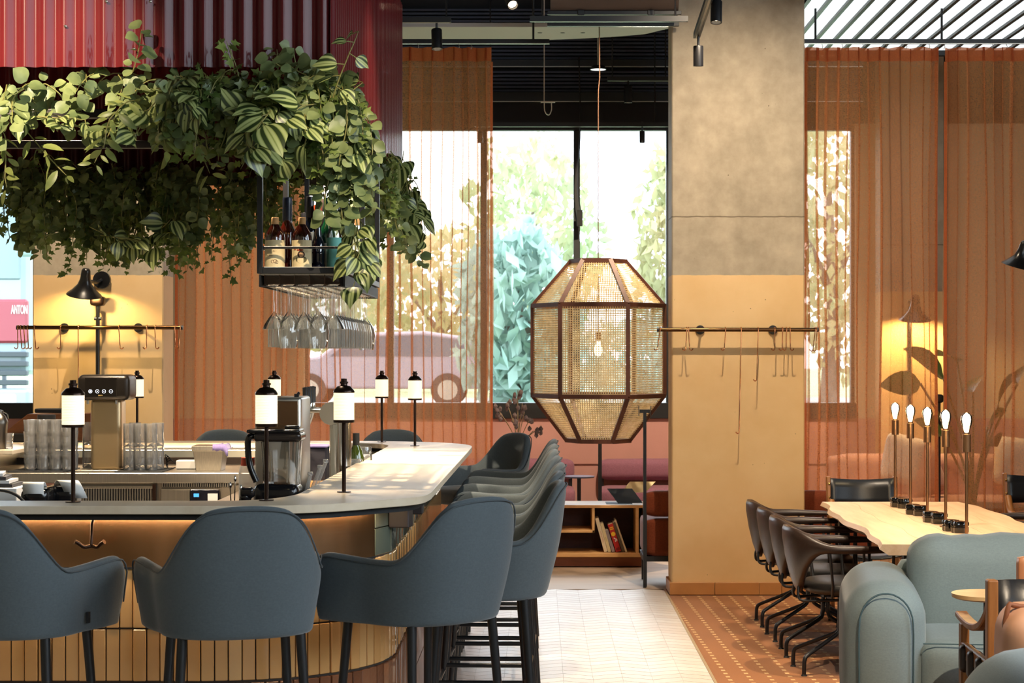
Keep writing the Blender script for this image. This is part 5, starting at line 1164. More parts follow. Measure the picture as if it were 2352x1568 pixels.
for i, p in enumerate(A_):
    t = i / (len(A_) - 1); w_ = lerp(.045, .012, sst(.35, .8, t)); h_ = lerp(.016, .022, t); tg = (A_[min(i + 1, len(A_) - 1)] - A_[max(i - 1, 0)]).normalized(); nz = Vector((1, 0, 0)).cross(tg).normalized()
    rows.append([p + Vector((-w_ * .45, 0, 0)) - nz * h_, p + Vector((w_ * .55, 0, 0)) - nz * h_, p + Vector((w_ * .55, 0, 0)) + nz * h_ * .3, p + Vector((-w_ * .45, 0, 0)) + nz * h_ * .3])
ab = MB().grid(rows, closed_v=True); ab.f.append((0, 1, 2, 3)); ab.f.append(tuple(len(A_) * 4 - 4 + j for j in range(4))[::-1]); ab.build('armrest', TEAK, WC, bev=.004, fix=True)
q0, q1 = at(2212, 1478, 6.8) - WC.location, at(2270, 1525, 6.4) - WC.location
dq = q1 - q0; mq = dq.to_track_quat('X', 'Z').to_matrix().to_4x4()
MB().bx(0, dq.length, -.012, .012, -.045, .012).xf(Matrix.Translation(q0) @ mq).build('side_rail', TEAK, WC, bev=.004)
MB().bx(0, dq.length, -.012, .012, -.22, -.175).xf(Matrix.Translation(q0) @ mq).build('lower_rail', TEAK, WC, bev=.004)
for k in (.18, .5, .82):
    c = q0 + dq * k; MB().puff(-.028, .028, -.03, .03, -.07, .03, .02).xf(Matrix.Translation(c + Vector((0, 0, -.02))) @ mq).build('strap', BUC, WC, 180)
MB().grid([[(xs_(2294) + i * .05, .02 + .02 * sin(i), z) for i in range(9)] for z in (zc(1520), zc(1440), zc(1333))]).build('leather_back', SLING, WC, 180, solid=.012)
MB().bx(xs_(2700), xs_(2725), 0, .045, 0, zc(1332)).build('back_post', TEAK, WC, bev=.006); MB().bx(xs_(2224), xs_(2700), .0, .45, .33, .36).build('seat_slab', SLING, WC, bev=.01)
# quilted leather lounge chair, corner only
QL = mat('tan_pink_leather', '#dba583', .5, var=.1, vs_=8, bump=.3, bs=14)
qc = thing('quilted_armchair', 'puffy tan leather armchair with piped edges at the right edge', 'armchair', (ax(2432, 5.8), 5.8, 0))
qb = MB().puff(-.2, .5, -.12, .12, .25, az(1382, 5.8), .07, (.02, .2, .03), 16)
qb.v = [(x, y + .012 * sin(x * 34) * cos(z * 30), z) for x, y, z in qb.v]; qb.xf(Matrix.Rotation(R(6), 4, 'X')).build('back_cushion', QL, qc, 180)
MB().tube(smooth_path([(-.19, -.1, .3), (-.192, -.105, .6), (-.185, -.1, az(1392, 5.8)), (-.1, -.09, az(1385, 5.8)), (.4, -.09, az(1384, 5.8))], 5), .008, 8).build('piping', mat('tan_piping', '#8a5231', .6), qc, 60)
MB().puff(-.2, .5, .08, .42, .12, .42, .08).build('seat_cushion', QL, qc, 180)
for x in (-.2, .5):
    for y in (.0, .36): MB().tube([(x, y, 0), (x, y, .16)], .018, 10).build('leg', BLACK, qc, 40)
# tan leather headrest standing behind
hd = thing('leather_chair', 'tan leather chair back peeking in at the right edge before the sofa', 'chair', (ax(2395, 6.9), 6.9, 0))
MB().puff(ax(2337, 6.9) - ax(2395, 6.9), .25, -.02, .03, .5, az(1278, 6.9), .012).build('back_pad', mat('tan_leather', '#c9865c', .4), hd, 180); MB().puff(-.1, .25, -.02, .4, .38, .44, .02).build('seat_pad', mat('tan_leather', '#c9865c', .4), hd, 180)
for x in (-.07, .22):
    for y in (.0, .36): MB().tube([(x, y, 0), (x, y, .52)], .012, 8).build('leg', BLACK, hd, 40)
# second sofa arm, bottom right corner
s2 = thing('sofa', 'rounded blue linen sofa arm in the bottom right corner of the picture', 'sofa', (ax(2360, 5.15), 5.15, 0))
MB().puff(-.15, .25, -.45, .4, .03, az(1519, 5.15), .2, (0, .02, .02), 14).build('armrest', SOFA, s2, 180)
MB().puff(.2, 1.6, -.45, .4, .1, .42, .08).build('seat_cushion', SOFA, s2, 180)
# ---------------------------------------------------------------- window niche: bookshelf, benches, flowers
PLY = wood('birch_ply_edge', '#cf9d62', '#e3b67c', (4, 20, 20), .5); WALN = mat('dark_walnut_panel', '#4a2a20', .6, var=.15, vs_=5, scale=(3, 3, 30)); TOPW = mat('white_top_glare', '#d9cfc4', .3)
BY = 14.2; bx0, bx1 = ax(1215, BY), ax(1478, BY); zT = az(1160, BY)
bk = thing('low_bookshelf', 'low birch ply bookshelf with dark compartments in the window niche', 'bookshelf', (bx0, BY, 0)); Wd = bx1 - bx0; zp = lambda py: az(py, BY); xp = lambda px: ax(px, BY) - bx0
MB().bx(0, Wd, 0, .42, zT - .02, zT).build('shelf_top', PLY, bk, bev=.002); MB().bx(.004, Wd - .004, .003, .417, zT, zT + .0015).build('top_glare_sheet', TOPW, bk)  # thin pale sheet puts the white glare on the shelf top
MB().bx(0, Wd, 0, .40, zp(1279), zp(1270)).build('bottom_board', PLY, bk, bev=.002); MB().bx(0, Wd, .06, .4, .01, zp(1279)).build('plinth', wood('red_brown_plinth', '#7a4526', '#94583a', (4, 20, 20)), bk); MB().bx(0, Wd, .38, .40, zp(1270), zT - .02).build('back_panel', WALN, bk)
MB().bx(xp(1460), xp(1467), 0, .39, zp(1270), zT - .02).build('divider', PLY, bk, bev=.002); MB().bx(xp(1360), xp(1366), 0, .39, zp(1223), zT - .02).build('divider', PLY, bk, bev=.002); MB().bx(0, xp(1366), 0, .39, zp(1223), zp(1217)).build('shelf_board', PLY, bk, bev=.002)
MB().bx(-.014, 0, 0, .4, zp(1279), zT).bx(Wd, Wd + .014, 0, .4, zp(1279), zT).build('side_panel', PLY, bk)
def book(px0, px1, pytop, dx, col, lb, txt=None, tcol='#b0543c', art=False):
    Y = BY + .05; z0 = zp(1270) ; x0, x1 = ax(px0, Y), ax(px1, Y); h = az(pytop, Y) - az(1270, Y); th = x1 - x0; tilt = math.atan2(dx * Y / FPX, h)
    o = thing('book', lb, 'book', (x0, Y, z0 + .001), 0, 'books leaning in the low bookshelf'); m = Matrix.Rotation(tilt, 4, 'Y'); hh = h / cos(tilt)
    MB().bx(0, th, 0, .16, 0, hh).xf(Matrix.Translation((0, 0, max(0, th * sin(tilt)) if tilt > 0 else 0)) @ m).build('cover', mat('book_' + col[1:], col, .6), o, bev=.001)
    MB().bx(th * .12, th * .88, .004, .158, hh, hh + .001).xf(Matrix.Translation((0, 0, max(0, th * sin(tilt)))) @ m).build('pages', mat('book_pages', '#e9dfc4', .9), o)
    if txt:
        q = text(txt, th * .55, mat('ink_' + tcol[1:], tcol, .8), o, (0, 0, 0), (0, 0, 0), .0002); q.matrix_local = Matrix.Translation((0, 0, max(0, th * sin(tilt)))) @ m @ Matrix.Translation((th * .5, -.0012, hh * .45)) @ Euler((R(90), R(-90), 0)).to_matrix().to_4x4()
    if art:
        mm = Matrix.Translation((0, 0, max(0, th * sin(tilt)))) @ m; YL = mat('yellow_print', '#e0b52a', .7); WP = mat('white_print', '#f0e8e0', .7); BKP = mat('black_print', '#2a1512', .7)
        MB().tube([(th * .5, -.0004, hh * .64), (th * .5, -.0012, hh * .64)], th * .42, 16).xf(mm).build('print', YL, o)
        for zz in (.86, .8): MB().bx(th * .15, th * .85, -.0012, 0, hh * zz, hh * (zz + .035)).xf(mm).build('print', YL, o)
        for a_, zz in ((.35, .46), (.6, .42), (.45, .36), (.7, .38)): MB().bx(th * a_, th * (a_ + .2), -.0012, 0, hh * zz, hh * (zz + .05)).xf(mm).build('print', WP, o)
        q = text('40', th * .7, BKP, o, (0, 0, 0), (0, 0, 0), .0002); q.matrix_local = mm @ Matrix.Translation((th * .5, -.0012, hh * .1)) @ Euler((R(90), 0, 0)).to_matrix().to_4x4()
book(1388, 1396, 1193, -21, '#e3d3b4', 'tall cream book leaning at the left of the row', 'Digital Project', '#c07858'); book(1397, 1404, 1205, -18, '#ddcc9f', 'second cream book from the left, slightly shorter', 'OPEN', '#a08a5c')
book(1406, 1413, 1220, -16, '#8f8488', 'short grey book beside the red one'); book(1415, 1427, 1207, -19, '#b3221f', 'thick red book with a yellow disc on its spine', None, '#e0b52a', True); book(1429, 1436, 1202, -22, '#5d5140', 'dark olive book right of the red one', 'Vienna', '#a3754a'); book(1437, 1441, 1196, -26, '#d9c7a4', 'thin pale booklet at the right of the row')
# menu stand on the bookshelf
ms = thing('menu_stand', 'black angled menu stand with an open booklet on the bookshelf', 'menu stand', (xp(1430) + bx0, BY + .2, zT + .0015))
MB().add([(-.03, -.06, .006), (.16, -.06, .006), (.085, .06, .105), (-.107, .06, .105)], [(0, 1, 2, 3)]).xf(Matrix.Rotation(R(0), 4, 'Z')).build('stand_plate', BLACKM, ms, solid=.006); MB().add([(-.12, -.12, .001), (.08, -.12, .001), (.08, .1, .001), (-.12, .1, .001)], [(0, 1, 2, 3)]).build('stand_foot', BLACKM, ms, solid=.004); MB().add([(.0, .05, .075), (.19, .05, .08), (.27, .12, .155), (.07, .12, .155)], [(0, 1, 2, 3)]).build('booklet', PAPER, ms, solid=.006)
# benches
PUR = fabric('plum_striped_fabric', '#8f6070', .85, .2, 1400, .25); BRF = fabric('rust_brown_fabric', '#7a3a22', .8, .2, 1400, .3); FBL = mat('bench_black_frame', '#15161a', .45)
def bench(label, x0, x1, y, seat_z, m, back=(.62, .80)):
    o = thing('bench', label, 'bench', (x0, y, 0)); W_ = x1 - x0
    MB().puff(0, W_, 0, .5, seat_z - .13, seat_z, .045, (0, .02, .05), 12).build('seat_cushion', m, o, 180); MB().puff(0, W_, .44, .60, back[0], back[1], .06, (0, .05, .05), 12).build('back_roll', m, o, 180)
    MB().bx(.02, W_ - .02, .03, .5, seat_z - .17, seat_z - .13).build('bench_frame', FBL, o)
    for x in (.02, W_ - .05):
        MB().bx(x, x + .03, .03, .06, 0, seat_z - .13).build('leg', FBL, o); MB().bx(x, x + .03, .5, .53, 0, back[0] + .05).build('leg', FBL, o)
bench('plum striped bench on the pink wall right of the slim round table', ax(1378, 15.6), 1.95, 15.58, az(1122, 15.6), PUR, (az(1103, 16.0), az(1055, 16.0)))
bench('plum striped bench on the pink wall half hidden behind the bar stools', ax(1000, 15.6), ax(1322, 15.6), 15.58, az(1122, 15.6), PUR, (az(1103, 16.0), az(1055, 16.0)))
pst = thing('bench_divider_post', 'slim black post rising behind the plum bench', 'post', (ax(1378, 15.5), 15.5, 0)); MB().bx(-.015, .015, -.015, .015, 0, az(1000, 15.5)).build('post', FBL, pst); MB().bx(-.05, .05, -.04, .04, 0, .008).build('foot_plate', FBL, pst)
ct = thing('cafe_table', 'small round dark table between the plum benches', 'side table', (ax(1330, 15.0), 15.0, 0)); zc_ = az(1093, 15.0)
MB().lathe([(.0, zc_ - .012), (.12, zc_ - .012), (.128, zc_), (.0, zc_)], 32, cap=False).build('table_top', mat('slate_blue_top', '#5b5f78', .3), ct, 40); MB().tube([(0, 0, 0), (0, 0, zc_ - .01)], .016, 10).build('stem', FBL, ct, 40); MB().lathe([(0, 0), (.1, 0), (.1, .008), (0, .01)], 24, cap=False).build('foot_plate', FBL, ct, 40)
br = thing('bench', 'rust brown upholstered bench end beside the yellow column', 'bench', (ax(1478, 13.05), 13.05, 0)); zq = lambda py: az(py, 13.05)
MB().puff(0, 1.6, .0, .5, zq(1278), zq(1192), .04, (0, .02, .04), 12).build('seat_cushion', BRF, br, 180); MB().puff(0, 1.6, .02, .14, zq(1188), zq(1128), .05, (0, .02, .04), 12).build('back_roll', BRF, br, 180)
MB().bx(.0, 1.6, .02, .48, zq(1290), zq(1278)).build('bench_frame', FBL, br); MB().bx(-.002, .024, 0, .03, 0, zq(1180)).build('leg', FBL, br); MB().bx(.012, .03, .44, .47, 0, zq(1285)).build('leg', FBL, br)
tp = thing('partition_post', 'black T topped post standing before the lantern beside the bench', 'post', (ax(1481, 13.0), 13.0, 0))
MB().bx(-.011, .011, -.011, .011, 0, az(944, 13.0)).build('post', FBL, tp); MB().bx(-.037, .037, -.008, .008, az(948, 13.0), az(940, 13.0)).build('cross_piece', FBL, tp)
for x in (-.042, .042): MB().bx(x - .002, x + .002, -.02, .02, az(955, 13.0), az(932, 13.0)).build('end_plate', FBL, tp)
# dried flowers in a vase behind the stools
fl = thing('dried_flowers', 'dried thistle stems in a vase in front of the pink wall', 'flowers', (ax(1190, 13.6), 13.6, 0)); DRY = mat('dried_stem', '#a08a68', .8); HEAD = mat('dried_thistle', '#7d6a66', .9, var=.3, vs_=60)
MB().lathe([(.0, .72), (.04, .72), (.05, .78), (.03, .9), (.028, .95)], 18, cap=False).build('vase', mat('clay_vase', '#b9a08a', .7), fl, 60)
MB().lathe([(.0, .7), (.16, .7), (.16, .715), (.0, .72)], 28, cap=False).build('vase_table', mat('slate_blue_top', '#5b5f78', .3), fl, 40); MB().tube([(0, 0, 0), (0, 0, .7)], .015, 10).build('table_stem', FBL, fl, 40)
frn = random.Random(9)
for (px, py) in ((1140, 935), (1165, 928), (1190, 895), (1200, 925), (1178, 960), (1215, 965), (1235, 985), (1205, 945), (1225, 990), (1150, 950), (1188, 912), (1193, 970)):
    e = at(px, py, 13.6) - fl.location + Vector((0, frn.uniform(-.1, .1), 0)); P = smooth_path([(0, 0, .9), (e.x * .3, e.y * .3, lerp(.9, e.z, .5)), tuple(e)], 4); MB().tube(P, .003, 5).build('stem', DRY, fl, 60)
    for _ in range(3):
        c = e + Vector((frn.uniform(-.03, .03), frn.uniform(-.03, .03), frn.uniform(-.05, .02))); b = MB().lathe([(0, -.02), (.012, -.012), (.016, 0), (.01, .012), (0, .02)], 8, c); b.v = [(x + frn.uniform(-.004, .004), y, z + frn.uniform(-.004, .004)) for x, y, z in b.v]; b.build('flower_head', HEAD, fl)
# ---------------------------------------------------------------- behind the right curtain
rbn = thing('bench', 'pinkish bench with cushions glimpsed through the right curtain', 'bench', (2.4, 14.9, 0)); PNK = fabric('dusty_pink_fabric', '#c99a8c')
MB().puff(0, 2.6, 0, .6, .22, .47, .06).build('seat_cushion', PNK, rbn, 180); MB().puff(0, 2.6, .55, .75, .4, .8, .08).build('back_cushion', PNK, rbn, 180)
for x in (.1, 2.5): MB().bx(x - .02, x + .02, .05, .5, 0, .24).build('leg', FBL, rbn)
for i, (px, py, c, lb) in enumerate(((2075, 1055, '#e6ddd2', 'white cushion leaning on the bench behind the curtain'), (2115, 1085, '#d8a898', 'pink cushion on the bench behind the curtain'), (2330, 1060, '#e3d6c6', 'cream cushion at the right end of the bench behind the curtain'))):
    p = at(px, py, 15.2); cu = MB().puff(-.17, .17, -.06, .06, -.2, .2, .06, (0, .6, 0), 10).xf(Matrix.Rotation(R((14, -20, 6)[i]), 4, 'Y') @ Matrix.Rotation(R(-12), 4, 'X')).build('throw_cushion', fabric('cushion_' + c[1:], c), None, 180); cu.location = (p.x, 15.2, max(p.z, .66)); tag(cu, lb, 'cushion')
fg = thing('rubber_plant', 'tall rubber plant with large leaves behind the right curtain', 'plant', (ax(2235, 14.0), 14.0, 0))
MB().lathe([(.0, 0), (.17, 0), (.2, .3), (.185, .3), (.0, .27)], 24, cap=False).build('plant_pot', mat('dark_pot', '#26221f', .5), fg, 40)
BIG, bigu = leaf_geo([.02, .2, .27, .28, .24, .15, .0], .25, .25); BM = [leaf_me(BIG, bigu, 1.0, 'leaf')]; BG = leafmat('rubber_leaf', '#2f4a20', '#5a7a34', .2, 3, .3)
for i, (px, py, s, a, tl) in enumerate(((2165, 870, .42, 60, 20), (2235, 900, .40, -35, 30), (2110, 880, .34, 75, 60), (2290, 930, .36, -70, 10), (2200, 830, .34, 20, 40), (2260, 980, .3, -60, 30), (2190, 980, .3, 40, 50), (2330, 880, .3, -40, 20), (2280, 1010, .32, -30, 60), (2170, 1000, .26, 70, 30))):
    e = at(px, py, 14.0) - fg.location; e.y = frn.uniform(-.2, .2); st_ = MB().tube(smooth_path([(0, 0, .25), (e.x * .2, e.y * .2, lerp(.25, e.z, .5)), tuple(e)], 4), .009, 6).build('leaf_stalk', STEMM, fg, 60)
    q = put('leaf', BM[0], BG, fg); q.matrix_local = Matrix.Translation(e) @ Euler((R(60 - tl), 0, R(a * .5))).to_matrix().to_4x4() @ Matrix.Rotation(R(a), 4, 'Y') @ Matrix.Scale(s, 4)
fp = thing('reading_lamp_pole', 'slim black lamp pole glimpsed in the gap between the curtains', 'floor lamp', (ax(2157, 14.2), 14.2, 0)); MB().tube([(0, 0, .02), (0, 0, az(915, 14.2))], .012, 10).build('pole', FBL, fp, 40); MB().lathe([(0, 0), (.12, 0), (.12, .015), (0, .02)], 24, cap=False).build('foot_plate', FBL, fp, 40); MB().puff(-.03, .03, -.03, .03, az(925, 14.2), az(905, 14.2), .02).build('lamp_joint', FBL, fp, 180)
lt = thing('coffee_table', 'low dark table behind the right curtain', 'table', (ax(2260, 14.3), 14.3, 0)); MB().lathe([(0, .44), (.3, .44), (.31, .47), (0, .47)], 36, cap=False).build('table_top', mat('dark_table_top', '#2b211d', .4), lt, 40); MB().lathe([(.2, 0), (.2, .44)], 24).build('drum_base', mat('dark_table_top', '#2b211d', .4), lt, 40)
# ---------------------------------------------------------------- bar interior
wk = thing('steel_back_counter', 'stainless steel back counter with fridges inside the bar', 'counter', (-3.4, 9.95, 0)); BZC = .985
MB().bx(0, 2.5, 0, 1.0, BZC - .055, BZC).build('counter_top', STEEL, wk, bev=.004); MB().bx(0, 2.5, .03, .98, .08, BZC - .055).build('cabinet_body', mat('dull_steel', '#8f8474', .45, .8), wk)
MB().bx(0, 2.5, .985, 1.0, BZC, 1.055).build('splash_back', mat('cream_splash', '#d9cdb0', .4), wk)
def vent(x0, x1, z0, z1, n):
    MB().bx(x0, x1, .022, .03, z0, z1).build('vent_recess', BLACKM, wk)
    for i in range(n + 1): x = lerp(x0, x1, i / n); MB().bx(x - (x1 - x0) / n * .25, x + (x1 - x0) / n * .25, .014, .024, z0, z1).build('vent_slat', STEEL, wk)
X9 = lambda px: ax(px, 9.95) + 3.4
vent(X9(190), X9(345), az(1160, 9.95), az(1122, 9.95), 26); vent(X9(372), X9(527), az(1118, 9.95), az(1110, 9.95), 30)
MB().bx(X9(190) - .12, X9(345) + .03, .005, .02, az(1122, 9.95), az(1116, 9.95)).build('door_edge', STEEL, wk, bev=.002); MB().bx(X9(350), X9(358), .0, .02, .1, BZC - .06).build('door_post', BRONZE, wk)
MB().bx(X9(368), X9(436), .008, .02, .1, az(1124, 9.95)).build('fridge_door', STEEL, wk, bev=.003)
dp = MB().bx(X9(437), X9(503), .0, .02, az(1175, 9.95), az(1124, 9.95)).build('control_panel', mat('panel_black', '#0a0d18', .2), wk, bev=.003)
MB().bx(X9(445), X9(457), -.002, .001, az(1141, 9.95), az(1133, 9.95)).build('display', mat('blue_display', '#1560c8', .3, emit=1.5, ecol=(.08, .35, 1, 1)), dp); MB().bx(X9(477), X9(500), -.002, .001, az(1170, 9.95), az(1133, 9.95)).build('sticker', WHITE, dp)
MB().bx(X9(60), X9(160), .0, .02, .1, az(1108, 9.95)).build('fridge_door', mat('brown_door', '#5d3a2c', .5), wk, bev=.003)
# inner worktop along the long arm
iw = thing('steel_side_worktop', 'steel worktop along the inside of the long bar arm', 'counter', (-1.5, 6.7, 0))
MB().bx(0, .6, 0, 3.2, .90, .93).build('counter_top', STEEL, iw, bev=.003); MB().bx(.02, .6, .02, 3.18, .08, .90).build('cabinet_body', mat('dull_steel', '#8f8474', .45, .8), iw)
IZ = .93
# low shelf section at the left
ls = thing('service_ledge', 'pale ledge at the left inside end of the bar', 'ledge', (-3.5, 10.05, 0)); lz = 1.1
MB().bx(0, ax(58, 10.3) + 3.5, 0, .8, lz - .022, lz).build('ledge_board', bpy.data.materials['pale_oak_bar_top'], ls, bev=.002); MB().bx(0, .5, .1, .8, BZC, lz - .022).build('ledge_panel', STEEL, ls)
# till printers
def printer(px, Y, lb, paper_dx):
    p = thing('receipt_printer', lb, 'printer', (ax(px, Y), Y, 1.0), 0, 'receipt printers behind the bar')
    MB().puff(-.055, .055, -.07, .07, 0, .10, .03).build('printer_body', mat('gloss_black_plastic', '#141416', .15), p, 180); MB().bx(-.05, .05, -.05, .02, .098, .103).build('paper_slot', CHROME, p)
    MB().grid([[(x + paper_dx * t, -.02 - .055 * sin(t * 2.4), .10 + .035 * sin(t * 3.0) - .05 * t * t) for x in (-.04, .04)] for t in [i / 8 for i in range(9)]]).build('paper_strip', mat('receipt_paper', '#f1eee8', .8), p, 60, solid=.0008)
printer(88, 7.2, 'black receipt printer with paper hanging straight down', 0); printer(150, 7.3, 'black receipt printer with paper curling sideways', .06)
pl_ = thing('printer_shelf', 'steel shelf carrying the receipt printers inside the bar', 'shelf', (-2.4, 6.95, 0)); MB().bx(0, .9, 0, .75, .97, .999).build('shelf_board', STEEL, pl_); MB().bx(.0, .9, .05, .7, .05, .97).build('shelf_body', mat('dull_steel', '#8f8474', .45, .8), pl_)
# drinks dispenser
dY = 10.15; ds = thing('water_dispenser', 'steel water dispenser with black touch head on the back counter', 'dispenser', (ax(243, dY), dY, BZC)); W1 = lambda px: ax(px, dY) - ax(243, dY); Z1 = lambda py: az(py, dY) - BZC
MB().bx(W1(207), W1(278), 0, .14, 0, Z1(915)).build('column', mat('warm_brushed_steel', '#cdb48c', .42, 1), ds, 40, bev=.025, seg=4)
MB().bx(W1(182), W1(301), -.05, .16, Z1(919), Z1(860)).build('touch_head', mat('anthracite_metal', '#2c2723', .35, .6), ds, 40, bev=.03, seg=4)
sc = MB().bx(W1(200), W1(273), -.053, -.048, Z1(911), Z1(867)).build('touch_screen', mat('screen_black', '#161210', .12), ds, bev=.001)
ICO = mat('screen_icon', '#cfd6e8', .4, emit=1.6, ecol=(.8, .85, 1, 1))
for i, px in enumerate((213, 229, 244, 260)):
    MB().tube([(W1(px) + .0095 * cos(a * .524), -.0545, Z1(898) + .0095 * sin(a * .524)) for a in range(12)], .0011, 5, closed=True).build('icon_ring', ICO, sc); MB().tube([(W1(px), -.0538, Z1(898)), (W1(px), -.0548, Z1(898))], (.005, .003, .0025, .002)[i], 8).build('icon_dot', ICO, sc)
text('BRITA', .009, mat('gold_print', '#d8b36a', .4, emit=.6), sc, (W1(236), -.0542, Z1(907.5)), (R(90), 0, 0), .0004)
for px in (204, 269): MB().lathe([(.007, -.02), (.008, .0), (.006, .002)], 12, (W1(px), -.02, Z1(919))).build('spout', CHROME, ds, 40)
MB().bx(W1(175), W1(305), -.06, .18, -.0, .006).build('drip_plate', STEEL, ds, bev=.002)
# black mats
for x0, x1, lb in ((35, 165, 'black rubber bar mat under the stacked tumblers'), (277, 385, 'black rubber bar mat under the tall glasses')):
    o = thing('bar_mat', lb, 'mat', (ax(x0, 10.15), 10.0, BZC)); MB().bx(0, ax(x1, 10.15) - ax(x0, 10.15), 0, .34, 0, .006).build('mat_body', BLACKM, o, bev=.002)
# stacked tumblers
TUMG = glass('tumbler_glass', (.97, .96, .94, 1), .6, .08, 1.35, .22)
tum = ribbed([(.0, .004), (.028, .0), (.03, .006), (.033, .06), (.036, .085), (.034, .085), (.031, .06), (.027, .012), (.0, .012)], 20, .0); tum.v = [(x * (1 + .05 * sin(math.atan2(y, x) * 10)), y * (1 + .05 * sin(math.atan2(y, x) * 10)), z) for x, y, z in tum.v]; TM_ = tum.mesh('tumbler', 0)
for c in range(4):
    for r in range(2):
        for k in range(4):
            x = ax(77 + c * 29, 10.15); g = put('tumbler', TM_, TUMG, None, (x + random.uniform(-.002, .002), 10.08 + r * .085, BZC + .0065 + k * .062), (0, 0, random.uniform(0, 3)))
            tag(g, f'cut glass tumbler, {["bottom", "second", "third", "top"][k]} of the {["leftmost", "second", "third", "rightmost"][c]} stack in the {["front", "rear"][r]} row on the mat', 'glass', 'stacked tumblers on the back counter')
tallb = MB().lathe([(.0, .02), (.03, .0), (.032, .004), (.032, .125), (.030, .125), (.030, .022), (.0, .022)], 20, cap=False); TLM = tallb.mesh('highball_glass', 40); FRO = glass('frosted_glass', (.95, .94, .93, 1), .6, .2, 1.35, .32)
for i, (px, y) in enumerate(((203, 10.32), (297, 10.1), (322, 10.1), (348, 10.1), (363, 10.2), (310, 10.22))):
    for k in range(2):
        g = put('highball_glass', TLM, FRO if k else TUMG, None, (ax(px, y), y, BZC + .0065 + k * .126)); tag(g, f'{["lower", "upper"][k]} highball glass of the {["pair behind the water dispenser", "pair nearest the dispenser", "second pair right of the dispenser", "third pair right of the dispenser", "pair at the right end of the mat", "pair at the back of the mat"][i]}', 'glass', 'stacked highball glasses')
# steel container with purple cloth
gn = thing('steel_food_container', 'deep steel food container with a purple cloth over its edge', 'container', (ax(484, 10.2), 10.2, BZC)); gw = ax(522, 10.2) - ax(447, 10.2); gh = az(1024, 10.2) - az(1081, 10.2)
b = MB(); n4 = lambda w_, d_, z: [(-w_, -d_, z), (w_, -d_, z), (w_, d_, z), (-w_, d_, z)]; b.grid([n4(gw * .38, .07, 0), n4(gw * .46, .085, gh * .8), n4(gw * .5, .09, gh * .82), n4(gw * .5, .09, gh), n4(gw * .45, .083, gh)], closed_v=True); b.f.append((3, 2, 1, 0)); b.build('container_body', STEEL, gn, bev=.006, seg=2)
MB().bx(-gw * .48, gw * .48, -.088, .088, gh - .006, gh + .001).build('lid', STEEL, gn); rows = [[(lerp(gw * .15, gw * .62, i / 8), -.1, gh + .003 - .028 * (j == 0) - (.03 if i > 6 else 0) + .004 * sin(i * 2)) if j == 0 else (lerp(gw * .15, gw * .62, i / 8), lerp(-.095, .09, (j - 1) / 3), gh + .005 + .003 * sin(i * 2 + j) - (.02 if i > 6 else 0)) for i in range(9)] for j in range(5)]
MB().grid(rows).build('purple_cloth', fabric('lilac_cloth', '#7d6f9c'), gn, 180, solid=.003)
wbx = thing('white_power_box', 'white box with black cables on the back counter', 'box', (ax(428, 10.3), 10.3, BZC)); MB().bx(-.05, .06, -.04, .04, 0, .05).build('box_body', WHITE, wbx, bev=.006, seg=2)
for k in range(4): MB().tube(smooth_path([(-.05, 0, .02), (-.08 - .01 * k, -.02, .05 + .01 * k), (-.11, .01 * k, .03), (-.09, -.04, .005), (-.05, -.05, .012)], 5), .0025, 6).build('cable', BLACKM, wbx, 60)
# wooden crate on the far bar
wc = thing('wooden_till_box', 'slanted walnut box with black lids on the far bar top', 'box', (ax(15, 11.08), 11.06, 1.10)); Y_ = 11.08; P = [(15, 1012), (15, 990), (66, 950), (210, 948), (210, 1012)]
n = len(P); pts2 = [(ax(a, Y_) - ax(15, Y_), max(.0005, az(b_, Y_) - 1.10)) for a, b_ in P]; MB().add([(x, 0, z) for x, z in pts2] + [(x, .12, z) for x, z in pts2], [tuple(range(n)), tuple(range(n, 2 * n))[::-1]] + [(i, (i + 1) % n, n + (i + 1) % n, n + i) for i in range(n)]).build('box_body', wood('walnut_board', '#6b3d22', '#94592f', (3, 30, 30), .45), wc, bev=.003, fix=True)
MB().bx(ax(80, Y_) - ax(15, Y_), ax(150, Y_) - ax(15, Y_), .01, .1, az(948, Y_) - 1.10, az(938, Y_) - 1.10).build('black_lid', BLACKM, wc, bev=.006); MB().bx(ax(30, Y_) - ax(15, Y_), ax(62, Y_) - ax(15, Y_), -.03, -.004, 0, .05).build('black_tray', BLACK, wc, bev=.004)
jr = thing('storage_jar', 'clear storage jar with a black lid behind the stacked tumblers', 'jar', (ax(142, 10.9), 10.56, BZC)); MB().lathe([(0, 0), (.045, 0), (.048, .01), (.048, .26), (.046, .26), (.046, .012), (0, .012)], 24, cap=False).build('jar_glass', TUMG, jr, 40); MB().lathe([(.0, .29), (.05, .29), (.05, .258), (.0, .258)], 24, cap=False).build('lid', BLACKM, jr, 40)
sk = thing('cocktail_shaker', 'dull steel cocktail shaker at the left edge of the bar', 'shaker', (ax(0, 10.2), 10.2, 1.1)); MB().lathe([(.0, 0), (.032, 0), (.042, .13), (.044, .15), (.03, .18), (.018, .19), (.017, .21), (.0, .215)], 24, cap=False).build('shaker_body', mat('dull_grey_steel', '#6d675f', .35, 1), sk, 50); MB().tube(smooth_path([(.02, 0, .2), (.04, 0, .19), (.045, 0, .165)], 4), .004, 6).build('strainer_clip', CHROME, sk, 60)
g = put('tumbler', TM_, TUMG, None, (ax(20, 10.25), 10.22, 1.1)); tag(g, 'single tumbler beside the cocktail shaker on the ledge', 'glass')
pp = thing('paper_stack', 'stack of papers and folders at the left inside the bar', 'papers', (ax(5, 7.6), 7.55, 1.08))
